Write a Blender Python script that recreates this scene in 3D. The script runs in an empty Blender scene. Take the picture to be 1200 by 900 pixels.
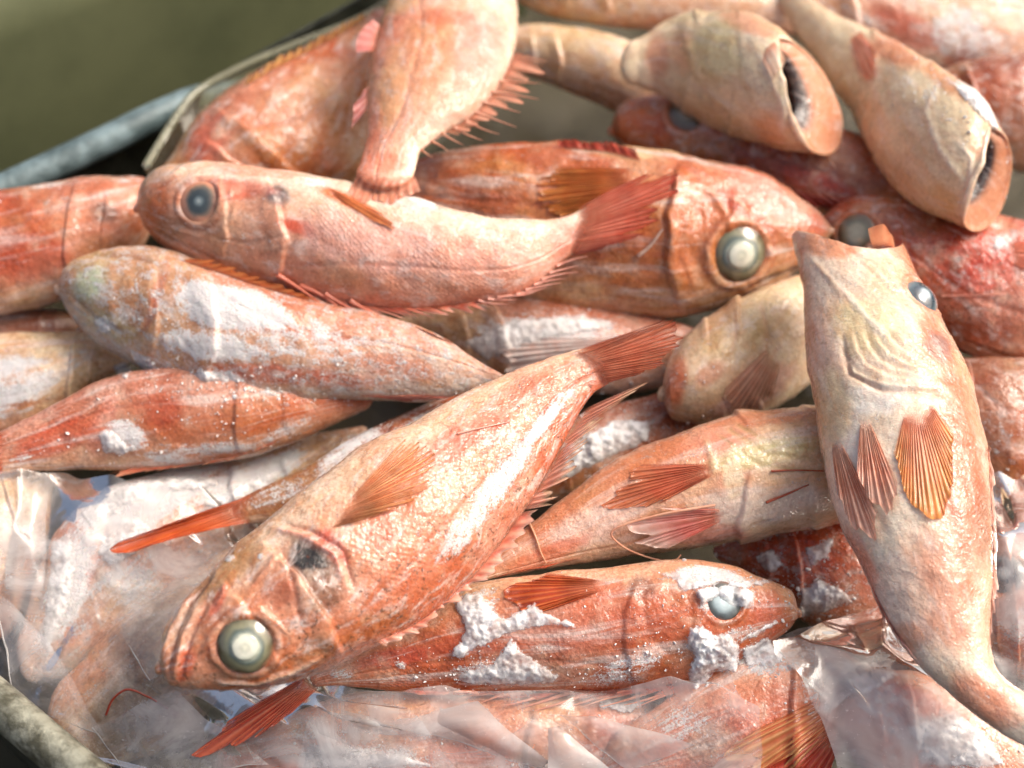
import bpy, math, random
import numpy as np
from mathutils import Vector
from mathutils.bvhtree import BVHTree

random.seed(7)
RNG = np.random.default_rng(11)
scene = bpy.context.scene
COL = scene.collection

# ------------------------------------------------------------------ camera
PITCH = math.radians(54)
DIST = 0.64
LENS = 50.0
TARGET = np.array([0.0, 0.0, 0.06])
CAM = TARGET + DIST * np.array([0.0, -math.cos(PITCH), math.sin(PITCH)])
FWD = np.array([0.0, math.cos(PITCH), -math.sin(PITCH)])
RIGHT = np.array([1.0, 0.0, 0.0])
UP = np.cross(RIGHT, FWD)
cam_data = bpy.data.cameras.new('camera')
cam_data.lens = LENS
cam_data.sensor_width = 36.0
cam_data.clip_start = 0.02
cam_data.clip_end = 50.0
cam_data.dof.use_dof = True
cam_data.dof.focus_distance = 0.575
cam_data.dof.aperture_fstop = 4.8
cam = bpy.data.objects.new('camera', cam_data)
COL.objects.link(cam)
cam.location = CAM
cam.rotation_euler = (math.pi / 2 - PITCH, 0, 0)
scene.camera = cam

# ------------------------------------------------------------------ light
SUN_EL, SUN_AZ = math.radians(47), math.radians(74)      # azimuth clockwise from +Y
world = bpy.data.worlds.new('World')
scene.world = world
world.use_nodes = True
wn = world.node_tree
sky = wn.nodes.new('ShaderNodeTexSky')
sky.sky_type = 'NISHITA'
sky.sun_disc = False
sky.sun_elevation = SUN_EL
sky.sun_rotation = SUN_AZ
sky.air_density = 0.8
sky.dust_density = 10.0
sky.ozone_density = 0.0
wn.links.new(sky.outputs[0], wn.nodes['Background'].inputs['Color'])
wn.nodes['Background'].inputs['Strength'].default_value = 0.125
sun_data = bpy.data.lights.new('sun', 'SUN')
sun_data.energy = 1.15
sun_data.angle = math.radians(28)
sun_data.color = (1.0, 0.99, 0.975)
sun = bpy.data.objects.new('sun', sun_data)
COL.objects.link(sun)
sd = Vector((math.sin(SUN_AZ) * math.cos(SUN_EL), math.cos(SUN_AZ) * math.cos(SUN_EL), math.sin(SUN_EL)))
sun.rotation_euler = sd.to_track_quat('Z', 'Y').to_euler()
sun.location = (0.5, 0.8, 1.5)
scene.view_settings.view_transform = 'Standard'
scene.view_settings.look = 'None'
scene.view_settings.gamma = 1.0
scene.view_settings.exposure = 0.66
cy = scene.cycles
cy.max_bounces = 7
cy.diffuse_bounces = 2
cy.glossy_bounces = 3
cy.transmission_bounces = 3
cy.transparent_max_bounces = 10
cy.caustics_reflective = False
cy.caustics_refractive = False
cy.use_adaptive_sampling = True
cy.adaptive_threshold = 0.03

# ------------------------------------------------------------------ picture point -> ray -> place
KX = 36.0 / LENS / 1200.0


def rays(uv):
    uv = np.asarray(uv, float)
    x = (uv[..., 0] - 600.0) * KX
    y = -(uv[..., 1] - 450.0) * KX
    return FWD + x[..., None] * RIGHT + y[..., None] * UP


def depth_at_z(uv, z):
    d = rays(uv)
    return (np.asarray(z) - CAM[2]) / d[..., 2]


def place(uv, z):
    return CAM + rays(uv) * np.asarray(depth_at_z(uv, z))[..., None]


def project(P):
    q = P - CAM
    f = q @ FWD
    return np.stack([600 + (q @ RIGHT) / f / KX, 450 - (q @ UP) / f / KX], -1), f


# ------------------------------------------------------------------ numeric helpers
def lin(rgb):
    a = np.asarray(rgb, float) / 255.0
    return np.where(a <= 0.04045, a / 12.92, ((a + 0.055) / 1.055) ** 2.4)


def smooth(a, b, x):
    t = np.clip((x - a) / (b - a), 0, 1)
    return t * t * (3 - 2 * t)


def _hash(ix, iy, iz, seed):
    h = (ix * 374761393 + iy * 668265263 + iz * 1274126177 + seed * 362437) & 0xFFFFFFFF
    h = ((h ^ (h >> 13)) * 1274126177) & 0xFFFFFFFF
    h = h ^ (h >> 16)
    return (h & 0xFFFF) / 32767.5 - 1.0


def vnoise(p, seed=0):
    p = np.asarray(p, float)
    i = np.floor(p).astype(np.int64)
    f = p - i
    w = f * f * (3 - 2 * f)
    r = 0.0
    for dx in (0, 1):
        wx = w[..., 0] if dx else 1 - w[..., 0]
        for dy in (0, 1):
            wy = w[..., 1] if dy else 1 - w[..., 1]
            for dz in (0, 1):
                wz = w[..., 2] if dz else 1 - w[..., 2]
                r = r + wx * wy * wz * _hash(i[..., 0] + dx, i[..., 1] + dy, i[..., 2] + dz, seed)
    return r


def fbm(p, octaves=3, seed=0):
    p = np.asarray(p, float)
    a, s, n = 1.0, 0.0, 0.0
    for k in range(octaves):
        s = s + a * vnoise(p * (2.03 ** k) + 17.3 * k, seed + k)
        n += a
        a *= 0.5
    return s / n


def pchip(x, y, xq):
    x = np.asarray(x, float); y = np.asarray(y, float); xq = np.asarray(xq, float)
    if y.ndim == 1:
        y = y[:, None]; flat = True
    else:
        flat = False
    h = np.diff(x)[:, None]
    d = np.diff(y, axis=0) / h
    m = np.zeros_like(y)
    if len(x) > 2:
        w1 = 2 * h[1:] + h[:-1]; w2 = h[1:] + 2 * h[:-1]
        same = d[:-1] * d[1:] > 0
        den = np.where(same, w1 / np.where(same, d[:-1], 1) + w2 / np.where(same, d[1:], 1), 1)
        m[1:-1] = np.where(same, (w1 + w2) / den, 0.15 * (d[:-1] + d[1:]))
    m[0] = d[0]; m[-1] = d[-1]
    k = np.clip(np.searchsorted(x, xq) - 1, 0, len(x) - 2)
    hk = h[k, 0]
    t = ((xq - x[k]) / hk)[:, None]; hk = hk[:, None]
    r = ((1 + 2 * t) * (1 - t) ** 2 * y[k] + t * (1 - t) ** 2 * hk * m[k]
         + t * t * (3 - 2 * t) * y[k + 1] + t * t * (t - 1) * hk * m[k + 1])
    return r[:, 0] if flat else r


def along(pts, n):
    pts = np.asarray(pts, float)
    s = np.r_[0, np.cumsum(np.linalg.norm(np.diff(pts, axis=0), axis=1))]
    q = np.linspace(0, s[-1], n)
    if len(pts) == 2:
        return pts[0] + (pts[1] - pts[0]) * (q / s[-1])[:, None]
    return pchip(s, pts, q)


def seg_dist(uv, pts):
    pts = np.asarray(pts, float)
    best = np.full(uv.shape[0], 1e9)
    for a, b in zip(pts[:-1], pts[1:]):
        ab = b - a
        t = np.clip(((uv - a) @ ab) / max(ab @ ab, 1e-9), 0, 1)
        best = np.minimum(best, np.linalg.norm(uv - a - t[:, None] * ab, axis=1))
    return best


def inside_dist(uv, poly):
    poly = np.asarray(poly, float)
    d = seg_dist(uv, np.vstack([poly, poly[:1]]))
    inside = np.zeros(len(uv), bool)
    j = len(poly) - 1
    for i in range(len(poly)):
        a, b = poly[i], poly[j]
        c = ((a[1] > uv[:, 1]) != (b[1] > uv[:, 1])) & (
            uv[:, 0] < (b[0] - a[0]) * (uv[:, 1] - a[1]) / (b[1] - a[1] + 1e-12) + a[0])
        inside ^= c
        j = i
    return np.where(inside, d, -d)


# ------------------------------------------------------------------ mesh output
def make_mesh(name, V, F, mat, col=None, mask=None, uv=None, smooth_shade=True, parent=None, origin=None):
    V = np.asarray(V, float)
    F = np.asarray(F, np.int32)
    origin = V.mean(0) if origin is None else np.asarray(origin, float)
    me = bpy.data.meshes.new(name)
    k = F.shape[1]
    me.vertices.add(len(V))
    me.vertices.foreach_set('co', (V - origin).astype(np.float32).ravel())
    me.loops.add(F.size)
    me.loops.foreach_set('vertex_index', F.ravel())
    me.polygons.add(len(F))
    me.polygons.foreach_set('loop_start', np.arange(0, F.size, k, dtype=np.int32))
    me.polygons.foreach_set('use_smooth', np.full(len(F), smooth_shade))
    if uv is not None:
        l = me.uv_layers.new(name='UVMap')
        l.data.foreach_set('uv', np.asarray(uv, np.float32)[F.ravel()].ravel())
    me.update(calc_edges=True)
    for nm, a in (('col', col), ('mask', mask)):
        if a is not None:
            at = me.color_attributes.new(nm, 'FLOAT_COLOR', 'POINT')
            a = np.asarray(a, np.float32)
            if a.shape[1] == 3:
                a = np.hstack([a, np.ones((len(a), 1), np.float32)])
            at.data.foreach_set('color', a.ravel())
    me.materials.append(mat)
    o = bpy.data.objects.new(name, me)
    COL.objects.link(o)
    if parent is not None:
        o.parent = parent
        o.location = Vector(origin) - Vector(parent['_origin'])
        o['_origin'] = [float(x) + 0.0 for x in origin]
    else:
        o.location = Vector(origin)
        o['_origin'] = [float(x) for x in origin]
    return o


def tag(o, label=None, cat=None, group=None, kind=None):
    if label: o['label'] = label
    if cat: o['category'] = cat
    if group: o['group'] = group
    if kind: o['kind'] = kind
    return o


def grid_faces(n, m, wrap=False):
    i = np.arange(n - 1)[:, None]
    j = np.arange(m if wrap else m - 1)[None, :]
    j2 = (j + 1) % m
    return np.stack([i * m + j, i * m + j2, (i + 1) * m + j2, (i + 1) * m + j], -1).reshape(-1, 4)


def tube(name, P, r, mat, parent=None, sides=8, col=None):
    P = np.asarray(P, float)
    n = len(P)
    r = np.broadcast_to(np.asarray(r, float), (n,))
    T = np.gradient(P, axis=0)
    T /= np.linalg.norm(T, axis=1)[:, None] + 1e-12
    A = np.cross(T, np.array([0.13, 0.31, 0.94])); A /= np.linalg.norm(A, axis=1)[:, None] + 1e-12
    B = np.cross(T, A)
    ph = np.linspace(0, 2 * math.pi, sides, endpoint=False)
    V = P[:, None] + r[:, None, None] * (A[:, None] * np.cos(ph)[None, :, None] + B[:, None] * np.sin(ph)[None, :, None])
    F = grid_faces(n, sides, True)
    c = None if col is None else np.tile(lin(col), (n * sides, 1))
    return make_mesh(name, V.reshape(-1, 3), F, mat, col=c, parent=parent)

# ------------------------------------------------------------------ materials
class NT:
    def __init__(self, name):
        self.m = bpy.data.materials.new(name)
        self.m.use_nodes = True
        self.t = self.m.node_tree
        self.bsdf = self.t.nodes['Principled BSDF']
        self.out = self.t.nodes['Material Output']

    def n(self, typ, **kw):
        nd = self.t.nodes.new(typ)
        for k, v in kw.items():
            setattr(nd, k, v)
        return nd

    def put(self, sock, v):
        if hasattr(v, 'links'):
            self.t.links.new(v, sock)
        elif isinstance(v, (tuple, list)) and sock.type == 'RGBA' and len(v) == 3:
            sock.default_value = (*v, 1)
        else:
            sock.default_value = v

    def math(self, op, a, b=None, c=None, clamp=False):
        nd = self.n('ShaderNodeMath', operation=op, use_clamp=clamp)
        for s, v in zip(nd.inputs, (a, b, c)):
            if v is not None:
                self.put(s, v)
        return nd.outputs[0]

    def range(self, v, a, b, c=0.0, d=1.0):
        nd = self.n('ShaderNodeMapRange', interpolation_type='SMOOTHSTEP')
        for s, x in zip(nd.inputs, (v, a, b, c, d)):
            self.put(s, x)
        return nd.outputs[0]

    def mix(self, f, a, b, blend='MIX'):
        nd = self.n('ShaderNodeMix', data_type='RGBA', blend_type=blend)
        self.put(nd.inputs[0], f); self.put(nd.inputs[6], a); self.put(nd.inputs[7], b)
        return nd.outputs[2]

    def noise(self, vec, scale, detail=3.0, rough=0.55, dist=0.0, out=0):
        nd = self.n('ShaderNodeTexNoise')
        self.put(nd.inputs['Vector'], vec)
        nd.inputs['Scale'].default_value = scale
        nd.inputs['Detail'].default_value = detail
        nd.inputs['Roughness'].default_value = rough
        nd.inputs['Distortion'].default_value = dist
        return nd.outputs[out]

    def attr(self, name):
        return self.n('ShaderNodeAttribute', attribute_name=name)

    def pos(self):
        return self.n('ShaderNodeNewGeometry').outputs['Position']

    def bump(self, h, strength, dist, normal=None):
        nd = self.n('ShaderNodeBump')
        self.put(nd.inputs['Height'], h)
        self.put(nd.inputs['Strength'], strength)
        nd.inputs['Distance'].default_value = dist
        if normal is not None:
            self.put(nd.inputs['Normal'], normal)
        return nd.outputs[0]

    def set(self, **kw):
        for k, v in kw.items():
            self.put(self.bsdf.inputs[k.replace('_', ' ')], v)


def skin_material():
    k = NT('fish_skin')
    p = k.pos()
    col = k.attr('col')
    msk = k.attr('mask')
    sep = k.n('ShaderNodeSeparateColor')
    k.put(sep.inputs[0], msk.outputs['Color'])
    frost, scale_amt, wet = sep.outputs[0], sep.outputs[1], sep.outputs[2]
    spk = msk.outputs['Alpha']
    uv = k.n('ShaderNodeUVMap').outputs[0]
    # scales: rows of small overlapping plates in the body's own coordinates
    warp = k.n('ShaderNodeVectorMath', operation='MULTIPLY_ADD')
    k.put(warp.inputs[0], k.noise(p, 90, 2, out=1))
    warp.inputs[1].default_value = (0.0012, 0.0012, 0)
    k.put(warp.inputs[2], uv)
    rot = k.n('ShaderNodeVectorRotate', rotation_type='Z_AXIS')
    k.put(rot.inputs['Vector'], warp.outputs[0])
    rot.inputs['Angle'].default_value = math.radians(45)
    vor = k.n('ShaderNodeTexVoronoi', feature='SMOOTH_F1')
    k.put(vor.inputs['Vector'], rot.outputs[0])
    vor.inputs['Scale'].default_value = 520
    vor.inputs['Randomness'].default_value = 0.5
    vor.inputs['Smoothness'].default_value = 0.25
    vd = vor.outputs['Distance']
    patch = k.range(k.noise(p, 48, 4, 0.6), 0.36, 0.62, 0.15, 1.0)
    scale_amt = k.math('MULTIPLY', scale_amt, patch)
    # streaks that run along the body
    st = k.n('ShaderNodeVectorMath', operation='MULTIPLY')
    k.put(st.inputs[0], uv)
    st.inputs[1].default_value = (0.30, 1.0, 1.0)
    sv = k.n('ShaderNodeVectorMath', operation='MULTIPLY_ADD')
    k.put(sv.inputs[0], p)
    sv.inputs[1].default_value = (0.22, 0.22, 0.22)
    k.put(sv.inputs[2], st.outputs[0])
    sv = sv.outputs[0]
    # colour
    mott = k.noise(p, 95, 5, 0.62)
    fine = k.noise(p, 620, 4, 0.65)
    c = k.mix(k.range(mott, 0.38, 0.66, 0, 0.8), col.outputs['Color'], k.mix(1.0, col.outputs['Color'], (0.88, 0.71, 0.58), 'MULTIPLY'))
    c = k.mix(k.range(mott, 0.48, 0.30, 0, 0.5), c, (0.66, 0.47, 0.34))
    c = k.mix(k.range(k.noise(sv, 260, 4, 0.62, 0.4), 0.46, 0.68, 0, 0.55), c, k.mix(1.0, c, (0.92, 0.58, 0.34), 'MULTIPLY'))
    c = k.mix(k.range(k.noise(sv, 190, 5, 0.64, 0.4), 0.50, 0.68, 0, 0.62), c, (0.82, 0.72, 0.66))
    vein = k.noise(p, 230, 3, 0.6, 1.2)
    c = k.mix(k.range(vein, 0.56, 0.70, 0, 0.45), c, (0.42, 0.13, 0.06))
    c = k.mix(k.range(fine, 0.36, 0.64, 0.0, 0.55), c, k.mix(1.0, c, (0.55, 0.46, 0.42), 'MULTIPLY'))
    rim = k.math('MULTIPLY', k.range(vd, 0.35, 0.75), scale_amt)
    c = k.mix(k.math('MULTIPLY', rim, 0.20), c, k.mix(1.0, c, (0.62, 0.40, 0.32), 'MULTIPLY'))
    dots = k.noise(p, 520, 2, 0.5)
    dotm = k.math('MULTIPLY', k.range(dots, 0.60, 0.67), spk)
    c = k.mix(k.math('MULTIPLY', dotm, 0.72), c, (0.10, 0.045, 0.02))
    mo = k.n('ShaderNodeAttribute', attribute_type='OBJECT', attribute_name='mottle').outputs['Fac']
    c = k.mix(mo, col.outputs['Color'], c)
    # frost and some painted wet highlights: white granular crust where the frost mask is strong
    g1 = k.math('MULTIPLY_ADD', k.noise(sv, 330, 6, 0.68), 0.6, k.math('MULTIPLY', k.noise(p, 210, 5, 0.66), 0.4))
    g2 = k.noise(p, 1100, 4, 0.7)
    gr = k.math('ADD', k.math('MULTIPLY', k.math('SUBTRACT', g1, 0.5), 1.7), k.math('MULTIPLY', k.math('SUBTRACT', g2, 0.5), 0.9))
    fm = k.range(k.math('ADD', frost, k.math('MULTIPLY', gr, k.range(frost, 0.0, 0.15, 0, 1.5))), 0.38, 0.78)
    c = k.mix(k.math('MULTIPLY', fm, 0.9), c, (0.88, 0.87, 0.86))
    # wet film and bump
    dry = k.range(k.noise(p, 130, 3, 0.6), 0.38, 0.62)
    ro = k.math('ADD', 0.24, k.math('MULTIPLY', dry, 0.22))
    ro = k.math('ADD', ro, k.math('MULTIPLY', fm, 0.35))
    ro = k.math('MULTIPLY', ro, k.math('MULTIPLY_ADD', wet, -0.45, 1.30))
    h = k.math('MULTIPLY', k.math('SUBTRACT', 1.0, vd), scale_amt)
    n1 = k.bump(h, 0.36, 0.0010)
    n2 = k.bump(k.noise(p, 340, 5, 0.6, 0.6), 0.40, 0.0016, n1)
    n2 = k.bump(k.noise(p, 1300, 2, 0.5), 0.22, 0.0006, n2)
    n3 = k.bump(k.math('MULTIPLY', gr, fm), 0.9, 0.0016, n2)
    coat = k.math('MULTIPLY', k.math('SUBTRACT', 1.0, fm), wet)
    cn = k.bump(k.noise(p, 430, 1.5, 0.5, 0.5), 0.42, 0.0024, k.bump(h, 0.3, 0.0009))
    k.set(Base_Color=c, Roughness=ro, Normal=n3, Coat_Weight=coat, Coat_Roughness=0.06, Coat_Normal=cn, Coat_IOR=1.45,
          Subsurface_Weight=0.16, Subsurface_Radius=(1.0, 0.42, 0.26), Subsurface_Scale=0.0035)
    k.bsdf.inputs['Specular IOR Level'].default_value = 0.42
    return k.m


def fin_material():
    k = NT('fin')
    p = k.pos()
    col = k.attr('col'); msk = k.attr('mask')
    c = k.mix(k.range(k.noise(p, 260, 4, 0.6), 0.35, 0.7, 0, 0.5), col.outputs['Color'], k.mix(1.0, col.outputs['Color'], (0.9, 0.55, 0.45), 'MULTIPLY'))
    fr = k.range(k.math('ADD', k.noise(p, 420, 5, 0.7), k.attr('mask').outputs['Fac']), 9.0, 10.0)
    nrm = k.bump(k.noise(p, 900, 3, 0.6), 0.35, 0.0006)
    k.set(Base_Color=c, Roughness=0.34, Normal=nrm, Coat_Weight=0.6, Coat_Roughness=0.08)
    tr = k.n('ShaderNodeBsdfTranslucent')
    k.put(tr.inputs[0], c)
    mx = k.n('ShaderNodeMixShader')
    mx.inputs[0].default_value = 0.28
    k.put(mx.inputs[1], k.bsdf.outputs[0]); k.put(mx.inputs[2], tr.outputs[0])
    tp = k.n('ShaderNodeBsdfTransparent')
    m2 = k.n('ShaderNodeMixShader')
    k.put(m2.inputs[0], msk.outputs['Alpha'])
    k.put(m2.inputs[1], tp.outputs[0]); k.put(m2.inputs[2], mx.outputs[0])
    k.put(k.out.inputs[0], m2.outputs[0])
    return k.m


def eye_material():
    k = NT('eye')
    p = k.pos()
    col = k.attr('col')
    c = k.mix(k.range(k.noise(p, 380, 4, 0.6, 0.6), 0.4, 0.68, 0, 0.35), col.outputs['Color'], k.mix(1.0, col.outputs['Color'], (0.7, 0.78, 0.8), 'MULTIPLY'))
    k.set(Base_Color=c, Roughness=0.16, Coat_Weight=1.0, Coat_Roughness=0.03,
          Normal=k.bump(k.noise(p, 160, 3), 0.18, 0.002), Coat_Normal=k.bump(k.noise(p, 190, 2), 0.12, 0.002),
          Subsurface_Weight=0.25, Subsurface_Radius=(0.8, 0.9, 0.8), Subsurface_Scale=0.002)
    return k.m


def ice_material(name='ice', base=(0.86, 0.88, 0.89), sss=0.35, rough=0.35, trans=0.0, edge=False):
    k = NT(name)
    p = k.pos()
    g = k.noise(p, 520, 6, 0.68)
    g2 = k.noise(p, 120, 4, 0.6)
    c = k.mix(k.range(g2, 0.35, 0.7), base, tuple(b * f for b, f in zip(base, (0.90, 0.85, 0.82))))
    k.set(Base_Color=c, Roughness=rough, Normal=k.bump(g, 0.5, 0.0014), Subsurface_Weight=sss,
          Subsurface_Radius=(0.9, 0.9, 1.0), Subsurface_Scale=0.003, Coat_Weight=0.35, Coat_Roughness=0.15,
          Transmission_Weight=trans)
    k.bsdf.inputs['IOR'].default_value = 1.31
    if edge:
        rr = k.n('ShaderNodeSeparateColor')
        k.put(rr.inputs[0], k.attr('mask').outputs['Color'])
        al = k.math('ADD', rr.outputs[0], k.math('MULTIPLY', k.math('SUBTRACT', k.noise(p, 480, 5, 0.7), 0.5), 1.5))
        al = k.math('MULTIPLY', k.range(al, 0.18, 0.62), k.range(k.noise(p, 170, 4, 0.6), 0.32, 0.62, 0.35, 1.0))
        tp = k.n('ShaderNodeBsdfTransparent')
        mx = k.n('ShaderNodeMixShader')
        k.put(mx.inputs[0], al); k.put(mx.inputs[1], tp.outputs[0]); k.put(mx.inputs[2], k.bsdf.outputs[0])
        k.put(k.out.inputs[0], mx.outputs[0])
    return k.m


def plastic_material(name, alpha_lo=0.10, alpha_hi=0.55, tint=(0.80, 0.79, 0.78), gloss=0.8, bump=0.12):
    k = NT(name)
    p = k.pos()
    m = k.noise(p, 30, 5, 0.62, 0.8)
    al = k.range(m, 0.38, 0.70, alpha_lo, alpha_hi)
    al = k.math('ADD', al, k.range(k.noise(p, 420, 6, 0.72), 0.60, 0.70, 0.0, 0.30), clamp=True)
    nrm = k.bump(k.math('ADD', k.noise(p, 60, 2, 0.5, 1.0), k.math('MULTIPLY', k.noise(p, 420, 2, 0.5), 0.06)), bump, 0.005)
    k.set(Base_Color=tint, Roughness=0.42, Normal=nrm, Coat_Weight=0.0)
    gl = k.n('ShaderNodeBsdfGlossy')
    gl.inputs['Roughness'].default_value = 0.09
    k.put(gl.inputs['Normal'], nrm)
    gl.inputs['Color'].default_value = (0.95, 0.94, 0.92, 1)
    tr = k.n('ShaderNodeBsdfTransparent')
    tl = k.n('ShaderNodeBsdfTranslucent'); tl.inputs[0].default_value = (*tint, 1)
    mb = k.n('ShaderNodeMixShader'); mb.inputs[0].default_value = 0.4
    k.put(mb.inputs[1], k.bsdf.outputs[0]); k.put(mb.inputs[2], tl.outputs[0])
    a = k.n('ShaderNodeMixShader')
    k.put(a.inputs[0], al); k.put(a.inputs[1], tr.outputs[0]); k.put(a.inputs[2], mb.outputs[0])
    fr = k.n('ShaderNodeFresnel'); fr.inputs[0].default_value = 1.5
    k.put(fr.inputs[1], nrm)
    b = k.n('ShaderNodeMixShader')
    k.put(b.inputs[0], k.math('MULTIPLY', fr.outputs[0], gloss, clamp=True)); k.put(b.inputs[1], a.outputs[0]); k.put(b.inputs[2], gl.outputs[0])
    k.put(k.out.inputs[0], b.outputs[0])
    return k.m


def simple_material(name, c1, c2, scale, rough, metal=0.0, bump=0.3, bdist=0.002):
    k = NT(name)
    p = k.pos()
    n = k.noise(p, scale, 6, 0.65)
    k.set(Base_Color=k.mix(k.range(n, 0.35, 0.65), tuple(lin(c1)), tuple(lin(c2))), Roughness=rough, Metallic=metal,
          Normal=k.bump(k.noise(p, scale * 4, 4), bump, bdist))
    return k.m


M_SKIN = skin_material()
M_FIN = fin_material()
M_EYE = eye_material()
M_ICE = ice_material(edge=True)
M_FROST = ice_material('frost', (0.90, 0.90, 0.89), 0.2, 0.6, edge=True)
M_CRUMB = ice_material('crumb', (0.90, 0.90, 0.89), 0.2, 0.5)
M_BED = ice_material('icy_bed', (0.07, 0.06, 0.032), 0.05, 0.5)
M_BAG = plastic_material('clear_plastic', 0.09, 0.55, (0.84, 0.83, 0.83))
M_FOLD = plastic_material('folded_plastic', 0.35, 0.75, (0.82, 0.80, 0.78))
M_LINER = plastic_material('olive_liner', 0.45, 0.75, (0.42, 0.42, 0.26))
M_RIM = simple_material('painted_rim', (116, 136, 140), (74, 90, 92), 60, 0.5, 0.1, 0.3)
M_RIMD = simple_material('worn_rim', (168, 168, 150), (84, 82, 66), 90, 0.42, 0.4, 0.3)
M_TRAY = simple_material('tray_metal', (84, 86, 76), (50, 52, 44), 60, 0.5, 0.6)
M_OLIVE = simple_material('olive_board', (98, 102, 70), (74, 80, 52), 5, 0.7, 0.0, 0.2)
M_FLOOR = simple_material('dark_ground', (58, 54, 34), (40, 38, 24), 20, 0.8)

# ------------------------------------------------------------------ fish
FISH = {}
PAL = {   # back, flank, belly, head
    'coral': ((202, 112, 74), (218, 148, 116), (238, 210, 184), (200, 122, 74)),
    'pink':  ((214, 132, 104), (230, 176, 152), (238, 216, 198), (210, 132, 90)),
    'orange': ((188, 98, 50), (204, 126, 72), (230, 190, 142), (198, 112, 60)),
    'pale':  ((212, 146, 112), (232, 198, 170), (238, 222, 196), (230, 198, 154)),
    'cream': ((222, 166, 128), (234, 210, 178), (236, 220, 188), (236, 208, 168)),
    'silver': ((214, 140, 108), (232, 194, 172), (238, 224, 206), (232, 188, 154)),
    'rust': ((182, 90, 50), (202, 120, 78), (232, 188, 158), (194, 110, 66)),
    'brown': ((150, 82, 50), (178, 108, 68), (206, 156, 114), (166, 96, 54)),
    'red':   ((190, 84, 50), (206, 110, 74), (230, 172, 142), (194, 98, 58)),
    'frosty': ((212, 150, 124), (226, 186, 164), (236, 218, 204), (212, 174, 136)),
}


class Fish:
    pass


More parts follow.
